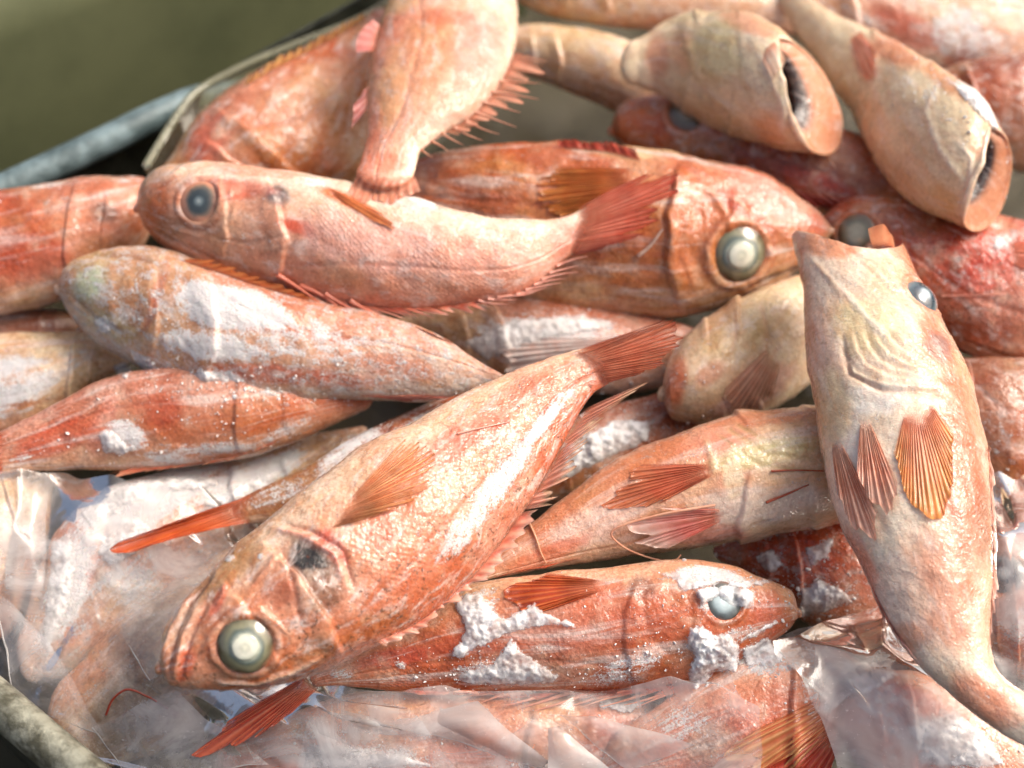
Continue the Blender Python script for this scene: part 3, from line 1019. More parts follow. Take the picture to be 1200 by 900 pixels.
def drape(name, rows, keys, mat, nx=30, ny=22, parent=None, lift=0.003, fold=0.004, seed=2, floor_z=0.0, blur=2, edge=6.0, ang=35):
    """Thin crumpled film lying over the named fish: flat facets that meet in sharp creases.
    rows are lines of picture points from its far edge to its near edge."""
    g = np.random.default_rng(seed)
    L = np.stack([along(r, nx) for r in rows])
    UV = pchip(np.linspace(0, 1, len(L)), L.reshape(len(L), -1), np.linspace(0, 1, ny)).reshape(ny, nx, 2)
    du = np.linalg.norm(np.gradient(UV, axis=1), axis=2, keepdims=True); dv_ = np.linalg.norm(np.gradient(UV, axis=0), axis=2, keepdims=True)
    UV = UV + g.uniform(-.42, .42, UV.shape) * np.minimum(du, dv_)
    # depth under each facet corner: the nearest surface in a small neighbourhood
    h = np.full((ny, nx), np.inf)
    rad = float(np.median(du)) * 0.8
    for ox, oy in ((0, 0), (1, 0), (-1, 0), (0, 1), (0, -1), (.7, .7), (-.7, .7), (.7, -.7), (-.7, -.7)):
        h = np.minimum(h, hit((UV + np.array([ox, oy]) * rad).reshape(-1, 2), keys).reshape(ny, nx))
    fb = depth_at_z(UV, np.full((ny, nx), floor_z))
    h = np.where(np.isfinite(h), np.minimum(h, fb), fb)
    for _ in range(blur):
        e = np.pad(h, 1, mode='edge')
        h = np.minimum(h, (e[:-2, 1:-1] + e[2:, 1:-1] + e[1:-1, :-2] + e[1:-1, 2:]) / 4)
    ca, sa = math.cos(math.radians(ang)), math.sin(math.radians(ang))
    a = (UV[..., 0] * ca + UV[..., 1] * sa); b = (-UV[..., 0] * sa + UV[..., 1] * ca)
    rip = np.abs(((b / 95 + 0.8 * fbm(np.stack([a / 160, b / 160, a * 0 + seed], -1), 2, seed)) % 1.0) - 0.5) * 2
    h = h - lift - fold * (0.6 * rip + 0.40 * g.random((ny, nx)))
    P = CAM + rays(UV) * h[..., None]
    # each coarse facet is split finely, so its creases come out narrow but not knife sharp
    sub = 7
    iy = np.linspace(0, ny - 1, (ny - 1) * sub + 1); ix = np.linspace(0, nx - 1, (nx - 1) * sub + 1)
    y0 = np.clip(iy.astype(int), 0, ny - 2); x0 = np.clip(ix.astype(int), 0, nx - 2)
    fy = (iy - y0)[:, None]; fx = (ix - x0)[None, :]
    diag = g.random((ny - 1, nx - 1)) < 0.5
    A_, B_ = P[y0][:, x0], P[y0][:, x0 + 1]
    C_, D_ = P[y0 + 1][:, x0], P[y0 + 1][:, x0 + 1]
    dg = diag[y0][:, x0]
    FY, FX = np.broadcast_arrays(fy, fx)
    fy3, fx3 = FY[..., None], FX[..., None]
    up1 = A_ + fx3 * (B_ - A_) + fy3 * (D_ - B_); lo1 = A_ + fy3 * (C_ - A_) + fx3 * (D_ - C_)
    v1 = np.where((FX > FY)[..., None], up1, lo1)
    up2 = A_ + fx3 * (B_ - A_) + fy3 * (C_ - A_); lo2 = D_ + (1 - fx3) * (C_ - D_) + (1 - fy3) * (B_ - D_)
    v2 = np.where((FX + FY < 1)[..., None], up2, lo2)
    Q = np.where(dg[..., None], v1, v2)
    for _ in range(3):
        e = np.pad(Q, ((1, 1), (1, 1), (0, 0)), mode='edge')
        Q = (2 * Q + e[:-2, 1:-1] + e[2:, 1:-1] + e[1:-1, :-2] + e[1:-1, 2:]) / 6
    return make_mesh(name, Q.reshape(-1, 3), grid_faces(len(iy), len(ix)), mat, parent=parent), (UV, h)


def flap(name, quad, keys, lifts, mat, parent, n=26, bow=0.003, over=None, floor_z=0.02):
    """One folded facet of the bag: four picture corners, lifted off what lies under it."""
    q = np.asarray(quad, float)
    s, t = np.meshgrid(np.linspace(0, 1, n), np.linspace(0, 1, n), indexing='ij')

    def bil(c):
        c = np.asarray(c, float)
        s_, t_ = (s[..., None], t[..., None]) if c.ndim == 2 else (s, t)
        return c[0] * (1 - s_) * (1 - t_) + c[1] * s_ * (1 - t_) + c[2] * s_ * t_ + c[3] * (1 - s_) * t_
    UV = bil(q)
    sz = np.linalg.norm(q[2] - q[0]) * 0.04
    UV = UV + sz * np.stack([fbm(np.stack([UV[..., 0] / 60, UV[..., 1] / 60, s * 0 + 1], -1), 3, 5), fbm(np.stack([UV[..., 0] / 60, UV[..., 1] / 60, s * 0 + 8], -1), 3, 6)], -1)
    h4 = hit(q, keys)
    fb = depth_at_z(q, np.full(4, floor_z))
    h4 = np.where(np.isfinite(h4), np.minimum(h4, fb), fb)
    d = bil(h4 - np.asarray(lifts))
    hh = hit(UV.reshape(-1, 2), keys).reshape(n, n)
    d = np.where(np.isfinite(hh), np.minimum(d, hh - 0.0012), d)
    for _ in range(4):
        e = np.pad(d, 1, mode='edge')
        d = np.minimum(d, (e[:-2, 1:-1] + e[2:, 1:-1] + e[1:-1, :-2] + e[1:-1, 2:]) / 4)
    d = d - bow * np.sin(math.pi * s) * np.sin(math.pi * t) - 0.0006 * fbm(np.stack([UV[..., 0] / 40, UV[..., 1] / 40, s * 0], -1), 2, int(q[0, 0]) % 40)
    P = CAM + rays(UV) * d[..., None]
    o = make_mesh(name, P.reshape(-1, 3), grid_faces(n, n), mat, parent=parent)
    for e_, line in enumerate((P[0], P[:, -1])):
        w_ = fbm(np.stack([np.linspace(0, 5, n), np.full(n, q[0, 0] + e_), np.zeros(n)], -1), 2, 3)
        tube('fold_edge', line, np.clip(0.00014 + 0.00045 * w_, 0.00001, 0.0004), M_FOLD, parent)
    return o

# ================================================================== the tray and what is behind it
def P3(u, v, z):
    return place(np.array([[u, v]], float), z)[0]


def bar(name, pts, r, mat, parent=None, sides=20):
    return tube(name, pts, r, mat, parent=parent, sides=sides)


def box_between(name, a, b, up, thick, height, mat, parent=None):
    a, b, up = np.asarray(a, float), np.asarray(b, float), np.asarray(up, float)
    t = (b - a) / np.linalg.norm(b - a)
    n = np.cross(t, up); n /= np.linalg.norm(n)
    c = [a, b]
    V = []
    for p in c:
        for sx, sz in ((0, 0), (1, 0), (1, 1), (0, 1)):
            V.append(p + n * thick * sx + up * height * sz)
    F = [(0, 1, 2, 3), (7, 6, 5, 4), (0, 4, 5, 1), (1, 5, 6, 2), (2, 6, 7, 3), (3, 7, 4, 0)]
    o = make_mesh(name, V, F, mat, parent=parent, smooth_shade=False)
    return o


ground = make_mesh('ground', [(-3, -2, -.16), (3, -2, -.16), (3, 6, -.16), (-3, 6, -.16)], [(0, 1, 2, 3)], M_FLOOR)
tag(ground, kind='structure')

ZR = 0.052
c_back_l, c_back_r = P3(-160, 312, ZR), P3(520, -62, ZR)
c_front_l, c_front_r = P3(-60, 775, ZR), P3(190, 985, ZR)
tray_o = np.array([0.0, 0.05, -0.04])
# floor of the tray
ext_r = c_back_r + (c_back_r - c_back_l) * 0.7
ext_f = c_front_r + (c_front_r - c_front_l) * 1.2
fl = np.array([c_back_l, ext_r, P3(1900, 300, 0), P3(1200, 1500, 0), ext_f, c_front_l])
fl[:, 2] = -0.04
nf = len(fl)
tray = make_mesh('metal_tray', np.vstack([fl, fl - [0, 0, .004]]),
                 [(0, 1, 2, 3), (0, 3, 4, 5), (9, 8, 7, 6), (11, 10, 9, 6)] + [(i, i + 6, (i + 1) % 6 + 6, (i + 1) % 6) for i in range(6)], M_TRAY, smooth_shade=False)
tag(tray, 'shallow metal tray with a rolled rim holding the whole heap of fish', 'tray')
mm = np.linspace(0, 1, 40)[:, None]
rim_pts = np.array([P3(-160, 306, ZR), P3(-40, 242, ZR), P3(60, 195, ZR), P3(150, 152, ZR), P3(215, 122, ZR - .004), P3(300, 100, .030), P3(410, 62, .022), P3(560, -10, .02)])
r_b = bar('back_rim', pchip(np.arange(8.0), rim_pts, np.linspace(0, 7, 60)), 0.0078, M_RIM, tray)
r_b['label'] = 'blue grey rolled rim behind the heap'
nw = np.cross(c_back_r - c_back_l, [0, 0, 1]); nw /= np.linalg.norm(nw)
box_between('back_wall', c_back_l - [0, 0, .092], c_back_r - [0, 0, .092], [0, 0, 1], .002, .09, M_TRAY, tray)
pf = c_front_l + (c_front_r - c_front_l) * mm
pf[:, 2] += 0.0008 * np.sin(mm[:, 0] * 9)
r_f = bar('front_rim', pf, 0.0082, M_RIMD, tray)
r_f['label'] = 'worn rim corner with flaked whitish coating at the bottom left'
box_between('front_wall', c_front_l - [0, 0, .092], c_front_r - [0, 0, .092], [0, 0, 1], .002, .09, M_TRAY, tray)

# olive board behind the tray, leaning back from the rim
bl, br = P3(-420, 330, 0.02), P3(620, -130, 0.02)
out = np.cross([0, 0, 1.0], br - bl); out /= np.linalg.norm(out)
if out[1] < 0: out = -out
bl = bl + out * 0.05; br = br + out * 0.05
prof = [(0.0, -0.16), (0.0, 0.03), (0.006, 0.055), (0.03, 0.070), (0.07, 0.082), (0.080, 0.072), (0.15, 0.104), (0.162, 0.092), (0.30, 0.15), (0.305, -0.16)]
nb = 40
V = []
for i in range(nb):
    p = bl + (br - bl) * (i / (nb - 1) * 1.9 - 0.45)
    for dx, dz in prof:
        w = 0.006 * vnoise(np.array([[i * 0.35, dx * 14, 1.0]]))[0]
        V.append([p[0] + out[0] * dx, p[1] + out[1] * dx, dz + w])
board = make_mesh('olive_board', V, grid_faces(nb, len(prof)), M_OLIVE, smooth_shade=True)
tag(board, 'out of focus olive green board sloping up behind the tray', 'board')

# frozen slush under everything
gx, gy = np.meshgrid(np.linspace(-0.42, 0.55, 130), np.linspace(-0.34, 0.52, 120), indexing='ij')
q = np.stack([gx * 26, gy * 26, gx * 0], -1)
zz = -0.026 + 0.010 * fbm(q, 4, 2)
inside = inside_dist(np.stack([gx.ravel(), gy.ravel()], -1), fl[:, :2])
Fb = grid_faces(130, 120)
Fb = Fb[(inside[Fb] > 0.0).all(1)]
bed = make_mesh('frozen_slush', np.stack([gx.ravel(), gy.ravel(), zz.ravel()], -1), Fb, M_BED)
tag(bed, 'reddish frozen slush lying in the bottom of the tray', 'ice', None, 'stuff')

# ================================================================== fish, lowest layer first
LOW = []


def low(key, *a, **k):
    LOW.append(key)
    return fish(key, *a, **k)


# --- fish buried at the bottom
low('gapmid', 'brown fish almost buried under the crossing fish in the middle, crusted with ice',
    [(600, 560, 612, 585), (660, 495, 680, 592), (740, 468, 762, 566), (820, 448, 835, 536), (880, 430, 890, 500)], 0.018, 0, 'brown', frost0=0.30)
low('gapright', 'red fish buried under loose ice flakes beneath the belly-up fish',
    [(842, 640, 850, 660), (880, 612, 895, 700), (960, 598, 975, 740), (1040, 596, 1048, 750), (1110, 610, 1110, 730)], 0.012, 0, 'red', frost0=0.30,
    blots=[(940, 640, 60, 30, 20, (196, 80, 40), .7)])
low('whitemid', 'white frosted fish flank wedged between the heaped fish near the centre',
    [(470, 372, 470, 395), (530, 352, 540, 430), (610, 345, 635, 455), (700, 358, 720, 462), (770, 372, 790, 450), (820, 385, 830, 420)], 0.030, 0, 'frosty',
    frost=[(640, 400, 110, 45, 0, .78)])
low('leftbrown', 'brown fish at the left edge deep between two frosted fish',
    [(96, 372, 96, 395), (62, 362, 62, 418), (0, 362, 0, 432), (-55, 370, -55, 432)], 0.022, 0, 'brown')
low('leftpale', 'pale frosted belly at the left edge under the long red fish',
    [(146, 418, 145, 432), (122, 396, 112, 452), (80, 388, 70, 490), (30, 388, 20, 520), (-40, 395, -45, 530)], 0.026, 180, 'cream',
    frost=[(10, 450, 70, 50, -20, .75), (90, 420, 40, 20, -20, .45)])
low('midleft', 'frost covered thin fish with an orange tail poking out over the bag',
    [(545, 455, 550, 500), (500, 472, 512, 540), (455, 492, 470, 566), (410, 516, 424, 590), (360, 546, 372, 606), (315, 568, 325, 612), (282, 584, 288, 614)], 0.034, 0, 'brown',
    frost=[(420, 530, 90, 32, -25, .72), (330, 575, 60, 22, -22, .5), (500, 490, 60, 30, -20, .5)], frost0=.1)
low('bagfish', 'whitish fish with gaping gills wrapped in the clear bag at the left',
    [(420, 500, 425, 525), (350, 512, 370, 575), (270, 538, 305, 625), (190, 552, 240, 680), (120, 575, 178, 735), (70, 618, 120, 780), (38, 680, 80, 800), (28, 735, 50, 795)], 0.008, 0, 'frosty', th=.6,
    frost=[(170, 580, 130, 40, -22, 1.05), (80, 690, 34, 100, 20, .9), (270, 570, 80, 28, -15, .85), (160, 690, 50, 50, 10, .7), (320, 545, 60, 20, -15, .9)], frost0=.36,
    blots=[(190, 580, 40, 18, -12, (196, 110, 92), .8), (110, 640, 14, 60, 15, (204, 130, 116), .7), (150, 700, 40, 40, 0, (226, 210, 180), .7), (240, 600, 60, 12, -18, (206, 150, 120), .6)],
    lines=[([(60, 560), (52, 640), (40, 720)], 6, -.002, (150, 130, 110), .5), ([(130, 575), (122, 640), (95, 700)], 4, -.0015, (190, 110, 100), .6),
           ([(100, 690), (112, 705), (118, 735)], 3, .001, (245, 245, 245), .8), ([(105, 660), (140, 690), (190, 690)], 5, .0015, (236, 226, 208), .6)])
low('bagleft', 'grey yellow fish end at the far left edge inside the bag',
    [(58, 556, 62, 575), (30, 548, 58, 620), (-10, 560, 40, 690), (-40, 610, 15, 740), (-60, 680, -20, 760)], 0.018, 180, 'cream', frost0=.2,
    blots=[(10, 610, 40, 50, 0, (176, 170, 140), .6)])
low('bagunder', 'dull pinkish fish under the cloudy plastic below the big head',
    [(330, 640, 335, 660), (280, 640, 300, 740), (210, 680, 250, 830), (140, 730, 190, 880), (80, 790, 130, 900)], -0.004, 0, 'cream', scale=.15, frost0=.22, blots=[(220, 740, 110, 80, -40, (150, 134, 110), .85), (160, 830, 80, 50, -40, (140, 126, 104), .85)])
low('bagfront', 'red fish lying under the folded plastic along the bottom edge',
    [(800, 838, 800, 858), (740, 816, 745, 905), (650, 806, 660, 955), (540, 806, 545, 975), (430, 812, 430, 975), (340, 838, 335, 960), (280, 862, 275, 925)], 0.010, 180, 'red',
    frost=[(420, 890, 110, 25, 0, .6), (640, 905, 60, 20, 0, .45), (360, 850, 60, 25, 20, .45)], frost0=.12)
low('frontmid', 'frost flecked fish with an orange breast fin at the bottom, right of the folds',
    [(1030, 792, 1030, 822), (985, 762, 990, 880), (920, 748, 922, 925), (850, 775, 850, 945), (790, 812, 795, 945), (740, 850, 740, 940)], 0.018, 180, 'red',
    frost=[(880, 775, 80, 22, 10, .55), (800, 850, 50, 40, 0, .5), (960, 810, 40, 40, 0, .55)], frost0=.12,
    blots=[(830, 870, 40, 24, -20, (206, 176, 140), .6)])
low('frontright', 'white frosted red fish in the bottom right corner under plastic',
    [(972, 835, 975, 858), (1000, 790, 1012, 905), (1060, 785, 1066, 945), (1130, 812, 1130, 965), (1200, 850, 1200, 975), (1260, 880, 1255, 960)], 0.022, 180, 'red',
    frost=[(1040, 830, 70, 40, 20, .55), (1110, 870, 90, 45, 25, .66)], frost0=.12,
    blots=[(1060, 815, 50, 16, 20, (204, 84, 52), .8)], lines=[([(1075, 850), (1110, 838)], 2, .0008, (226, 120, 90), .6)])
low('rightbag', 'fish in cloudy plastic at the right edge with a blue-grey eye',
    [(1135, 700, 1138, 718), (1148, 650, 1160, 765), (1190, 612, 1205, 800), (1240, 600, 1250, 810), (1290, 610, 1290, 790)], 0.024, 0, 'red', frost0=.22, eyes=[(1176, 672, 25, 'blue')],
    frost=[(1195, 735, 40, 35, 0, .6), (1185, 600, 40, 20, 0, .6)])
low('rightbrown', 'russet fish at the right edge below the red one and behind the belly-up fish',
    [(1085, 440, 1090, 470), (1130, 418, 1130, 555), (1195, 420, 1195, 600), (1260, 435, 1255, 605)], 0.022, 0, 'brown', frost=[(1160, 510, 40, 30, 60, .42)])
# --- back rows
low('backpale', 'pale fish in shadow at the back, under the smooth cream one',
    [(575, 40, 580, 70), (620, 28, 620, 90), (680, 32, 690, 118), (745, 50, 750, 140), (800, 80, 800, 140)], 0.050, 200, 'cream', frost0=.0)
low('backcream', 'smooth cream coloured fish along the top edge',
    [(590, -30, 592, -5), (640, -40, 650, 20), (720, -40, 735, 34), (800, -35, 812, 38), (880, -25, 885, 42), (940, -10, 940, 40)], 0.066, 200, 'pale')
low('backfrost', 'white frosted fish in the top right corner',
    [(880, -20, 884, 5), (930, -40, 945, 50), (1000, -50, 1020, 78), (1080, -45, 1092, 92), (1150, -30, 1160, 92), (1230, -15, 1240, 70)], 0.060, 0, 'frosty',
    frost=[(1130, 40, 60, 40, 20, .72), (1000, 20, 60, 20, 20, .5)], blots=[(1060, 30, 60, 22, 30, (206, 90, 60), .7), (1130, 65, 30, 14, -30, (206, 100, 80), .7)])
low('backright', 'dark russet fish at the right edge behind the second gaping fish',
    [(1070, 92, 1078, 125), (1110, 78, 1130, 165), (1160, 66, 1185, 200), (1220, 58, 1245, 215), (1280, 60, 1300, 200)], 0.050, 0, 'brown')
low('backbrown', 'fat orange-brown fish leaning against the liner at the top left',
    [(190, 196, 230, 232), (210, 168, 285, 236), (238, 130, 345, 235), (275, 100, 400, 222), (325, 72, 445, 180), (380, 42, 478, 110), (430, 16, 500, 50)], 0.058, 20, 'orange', th=.75,
    blots=[(245, 160, 26, 40, 20, (214, 122, 96), .8), (262, 150, 22, 10, -45, (236, 196, 170), .8), (350, 150, 30, 60, 20, (196, 130, 66), .6)],
    lines=[([(290, 130), (330, 110), (380, 70)], 10, .0015, (210, 176, 120), .5)])
fish('darkhead', 'dark orange-brown fish with its head under the first gaping fish',
     [(716, 148, 718, 160), (724, 126, 732, 178), (758, 110, 768, 196), (815, 108, 825, 220), (890, 122, 890, 245), (955, 142, 955, 262), (1015, 160, 1005, 270), (1065, 185, 1055, 270), (1110, 210, 1100, 262)],
     0.050, 20, 'orange', eyes=[(805, 132, 24, 'dull')], blots=[(900, 200, 140, 40, 12, (150, 62, 32), .75), (820, 170, 40, 20, 10, (196, 140, 84), .6), (960, 215, 60, 14, 20, (196, 60, 36), .7)],
     frost=[(815, 165, 40, 18, 0, .35)])
fish('redright', 'bright red fish at the right edge behind the head of the belly-up fish',
     [(950, 268, 953, 282), (970, 246, 972, 312), (1010, 228, 1012, 352), (1062, 226, 1066, 386), (1112, 236, 1114, 408), (1162, 248, 1158, 428), (1215, 258, 1208, 444), (1275, 265, 1262, 452)],
     0.046, 30, 'red', hi=True, eyes=[(1003, 272, 24, 'dull')],
     blots=[(1150, 310, 50, 40, 10, (214, 76, 52), .7), (1110, 290, 30, 60, -10, (170, 74, 44), .6), (1150, 380, 70, 22, 12, (150, 78, 40), .5), (1060, 260, 50, 24, 0, (150, 74, 46), .6)],
     frost=[(1175, 282, 26, 16, -20, .6), (1125, 320, 40, 30, 0, .33)], spk=.8,
     lines=[([(1115, 402), (1150, 418), (1205, 436)], 4, .0012, (212, 120, 100), .7), ([(1120, 395), (1160, 410), (1205, 425)], 3, -.0008, (90, 40, 24), .6)])
fish('yellowbelly', 'yellowish pale belly pushed under the big-eyed fish',
     [(776, 452, 777, 470), (784, 418, 788, 492), (812, 385, 835, 499), (862, 352, 892, 486), (915, 328, 945, 452), (968, 312, 990, 405), (1020, 300, 1030, 360)],
     0.044, 270, 'cream', th=.8, hi=True, mottle=0.7, op=.35,
     blots=[(792, 450, 18, 42, 8, (202, 104, 60), .85), (850, 385, 26, 40, 20, (196, 140, 92), .6), (905, 370, 40, 40, 0, (214, 190, 130), .6), (870, 470, 60, 16, -20, (204, 160, 164), .6), (890, 450, 70, 22, -25, (206, 150, 150), .55), (860, 400, 50, 30, -20, (206, 180, 120), .6), (830, 440, 30, 16, -40, (206, 120, 84), .5)],
     lines=[([(860, 360), (862, 400), (850, 430)], 4, -0.00055, (180, 120, 70), .5), ([(890, 350), (900, 390), (895, 420)], 4, -0.00055, (190, 130, 84), .5), ([(930, 400), (950, 380)], 5, 0.00055, (226, 190, 150), .4)])
fish('leftlong', 'long red fish at the left edge with its head behind the smooth pink one',
     [(186, 230, 186, 255), (166, 208, 160, 302), (125, 207, 118, 335), (80, 211, 74, 354), (30, 218, 28, 364), (-30, 224, -32, 374), (-90, 230, -90, 370)], 0.056, 0, 'rust', hi=True, gill=.55, op=.36,
     blots=[(122, 250, 20, 14, 20, (96, 64, 50), .75), (75, 245, 40, 26, 0, (216, 150, 118), .6), (20, 300, 70, 40, 0, (196, 76, 40), .6), (140, 230, 30, 14, 0, (226, 160, 130), .6)],
     frost=[(45, 216, 60, 7, -3, .5), (150, 212, 30, 10, 0, .4)])
fish('lefttail', 'frosted fish pointing its tail to the left edge above the bag',
     [(425, 452, 424, 482), (392, 440, 394, 497), (342, 432, 345, 518), (282, 428, 282, 539), (222, 428, 222, 547), (170, 432, 170, 551), (125, 442, 125, 552), (82, 464, 82, 551), (40, 486, 42, 552), (0, 506, 2, 555)], 0.046, 0, 'rust', hi=True, gill=.55,
     blots=[(190, 480, 40, 26, 10, (184, 84, 50), .7), (290, 480, 60, 26, -8, (190, 120, 74), .6), (120, 495, 14, 40, 20, (226, 150, 128), .7), (60, 515, 60, 22, -25, (206, 92, 56), .7)],
     frost=[(150, 512, 34, 22, 30, .85), (240, 526, 110, 12, -3, .62), (340, 505, 60, 12, -22, .5), (25, 537, 24, 6, -18, .55), (200, 538, 40, 8, 0, .6)])
fish('bigeye', 'orange fish with one large cloudy eye lying under the pink fish tail',
     [(974, 266, 973, 276), (962, 250, 962, 294), (940, 232, 944, 312), (908, 211, 910, 334), (868, 196, 870, 353), (820, 186, 825, 365), (770, 177, 775, 373), (710, 169, 715, 371), (650, 167, 650, 363), (590, 168, 585, 350), (530, 176, 520, 320), (480, 190, 470, 285), (440, 205, 430, 255)],
     0.062, 8, 'orange', hi=True, op=.30, spk=.45, eyes=[(868, 299, 35, 'cloud')],
     blots=[(900, 230, 70, 20, 32, (222, 150, 136), .9), (870, 245, 46, 12, 36, (208, 84, 56), .75), (740, 175, 80, 14, 4, (226, 196, 150), .85), (590, 205, 50, 24, 0, (214, 160, 104), .7), (560, 230, 60, 40, 0, (180, 86, 42), .5), (930, 300, 20, 18, 0, (216, 150, 110), .6), (955, 262, 20, 14, 30, (210, 120, 100), .7)],
     lines=[([(800, 215), (830, 222), (850, 250), (845, 268)], 4, .0012, (214, 130, 80), .5), ([(800, 250), (795, 300), (810, 340)], 5, -.001, (160, 78, 40), .35),
            ([(945, 312), (915, 322), (880, 336)], 4, -.0016, (84, 40, 30), .7), ([(935, 318), (905, 332), (860, 345)], 4, .001, (226, 170, 130), .5), ([(850, 228), (890, 258)], 2.5, .0008, (232, 170, 130), .6)])
fish('lowhead', 'red fish splashed with white ice lying beneath the main fish, head to the right',
     [(935, 712, 935, 724), (928, 693, 925, 738), (897, 678, 892, 760), (850, 661, 852, 784), (800, 655, 802, 800), (750, 659, 748, 806), (700, 666, 692, 810), (640, 672, 632, 812), (570, 680, 562, 812), (500, 702, 500, 810), (440, 736, 446, 808), (402, 764, 408, 806), (368, 784, 376, 806)],
     0.046, 180, 'rust', hi=True, gill=.55, spk=.25, wet=.8, eyes=[(848, 704, 24, 'ice', (150, 120, 104))],
     blots=[(660, 730, 200, 50, -3, (188, 74, 34), .55), (752, 690, 22, 18, -10, (120, 64, 44), .7), (700, 700, 40, 14, -25, (206, 100, 56), .5), (810, 770, 60, 18, 20, (224, 150, 110), .5), (900, 720, 26, 30, 0, (206, 100, 70), .6), (470, 770, 60, 14, -10, (196, 70, 44), .6)],
     frost=[(835, 675, 60, 16, 10, .8), (850, 705, 40, 22, 0, .55), (740, 780, 60, 22, -20, .62), (560, 715, 24, 40, 30, .55), (590, 785, 70, 14, 0, .6), (860, 745, 40, 16, -20, .45), (400, 790, 20, 8, 0, .6), (470, 780, 10, 7, 0, .7)],
     lines=[([(770, 664), (752, 700), (762, 745), (790, 775)], 5, -.0005, (150, 74, 44), .3)])
fish('paleside', 'pale-bellied fish running under the belly-up fish with dark-tipped belly fin',
     [(1075, 515, 1075, 545), (1040, 488, 1045, 588), (1000, 476, 1010, 606), (955, 474, 970, 616), (900, 479, 912, 627), (850, 489, 855, 637), (800, 505, 803, 645), (750, 526, 752, 651), (700, 553, 706, 657), (660, 583, 662, 662), (620, 615, 620, 669), (585, 645, 585, 676), (556, 668, 556, 681)],
     0.056, 60, 'pale', th=.78, hi=True, mottle=0.65, op=.34, spk=.25, scale=.7,
     blots=[(900, 530, 70, 22, -12, (214, 206, 146), .8), (900, 490, 80, 12, -6, (206, 120, 70), .7), (770, 535, 60, 20, -25, (204, 120, 70), .7), (830, 520, 40, 22, -20, (214, 140, 110), .6), (890, 590, 90, 26, -6, (238, 222, 206), .8), (700, 610, 70, 24, -25, (238, 214, 200), .7), (640, 650, 60, 12, -22, (216, 104, 64), .6), (820, 628, 60, 12, -4, (226, 140, 130), .6), (860, 560, 14, 26, 0, (238, 224, 190), .8)],
     lines=[([(840, 508), (890, 545), (950, 552)], 3.0, -0.00055, (166, 150, 84), .6), ([(850, 500), (900, 532), (955, 538)], 3.0, -0.00055, (176, 156, 90), .6), ([(860, 495), (905, 520), (955, 525)], 3, -0.00055, (176, 156, 90), .6), ([(825, 512), (835, 540), (838, 560)], 4, 0.00077, (230, 214, 170), .5)])
fish('frosted', 'stubby fish thickly crusted with white frost, below the pink fish',
     [(67, 333, 70, 346), (73, 316, 78, 364), (90, 302, 96, 386), (125, 291, 126, 411), (165, 287, 161, 431), (205, 294, 200, 451), (250, 312, 248, 466), (300, 330, 300, 473), (350, 345, 350, 472), (400, 357, 400, 467), (450, 367, 450, 469), (495, 383, 500, 470), (530, 403, 535, 463), (562, 424, 562, 453), (588, 439, 588, 447)],
     0.064, 0, 'frosty', hi=True, frost0=.40, op=.31, wet=.6, spk=.4,
     blots=[(108, 332, 26, 26, 0, (206, 222, 190), .95), (100, 305, 40, 14, -10, (222, 196, 140), .8), (150, 350, 40, 40, 0, (196, 140, 92), .6), (130, 380, 40, 20, 30, (214, 200, 150), .7), (330, 388, 120, 6, 7, (176, 84, 46), .75), (340, 440, 140, 14, 5, (206, 100, 74), .7), (460, 430, 60, 18, 10, (214, 130, 100), .6), (185, 345, 8, 50, 15, (190, 100, 70), .6), (480, 395, 60, 12, 22, (226, 150, 130), .5)],
     frost=[(265, 358, 95, 34, 14, 1.15), (250, 408, 100, 24, 8, .85), (350, 400, 140, 40, 10, .55), (260, 445, 34, 14, 10, .95), (310, 462, 24, 8, 5, .95), (170, 425, 26, 12, 40, .8), (370, 395, 100, 18, 10, .58), (125, 380, 18, 14, 0, .8), (440, 400, 60, 14, 14, .5)],
     lines=[([(95, 300), (150, 300), (190, 312)], 5, -.0012, (150, 90, 50), .5), ([(82, 345), (110, 372), (150, 395)], 4, -.0012, (140, 90, 56), .5), ([(160, 400), (180, 370), (185, 330)], 4, -.001, (160, 80, 56), .5)])
fish('gape', 'cream-throated fish with its round mouth gaping, top of the heap',
     [(936, 52, 950, 177), (914, 34, 916, 174), (885, 20, 880, 167), (850, 13, 840, 152), (812, 14, 800, 128), (776, 26, 766, 106), (758, 38, 754, 102), (750, 43, 747, 99)],
     0.098, 262, 'cream', zt=.085, th=.82, hi=True, mottle=0.55, op=.66, spk=.1, scale=.2, gill=.6, ring=(34, 75), rim=[(0, -6), (35, -22), (62, -10), (90, 6), (150, 2), (180, 0), (270, 4)],
     blots=[(960, 90, 50, 40, 40, (212, 116, 74), .85), (905, 150, 26, 30, 10, (226, 168, 120), .7), (800, 60, 22, 30, 0, (214, 140, 90), .6), (880, 30, 50, 14, 20, (212, 140, 104), .7), (770, 70, 18, 34, 0, (196, 110, 76), .6), (840, 60, 40, 40, 0, (214, 204, 144), .6)],
     lines=[([(800, 30), (812, 80), (840, 120), (880, 150)], 6, 0.00077, (214, 176, 130), .4), ([(862, 40), (866, 90), (885, 130)], 5, -0.00055, (204, 176, 120), .4), ([(888, 60), (900, 85), (918, 125), (916, 160)], 5, 0.00083, (244, 224, 200), .8)])
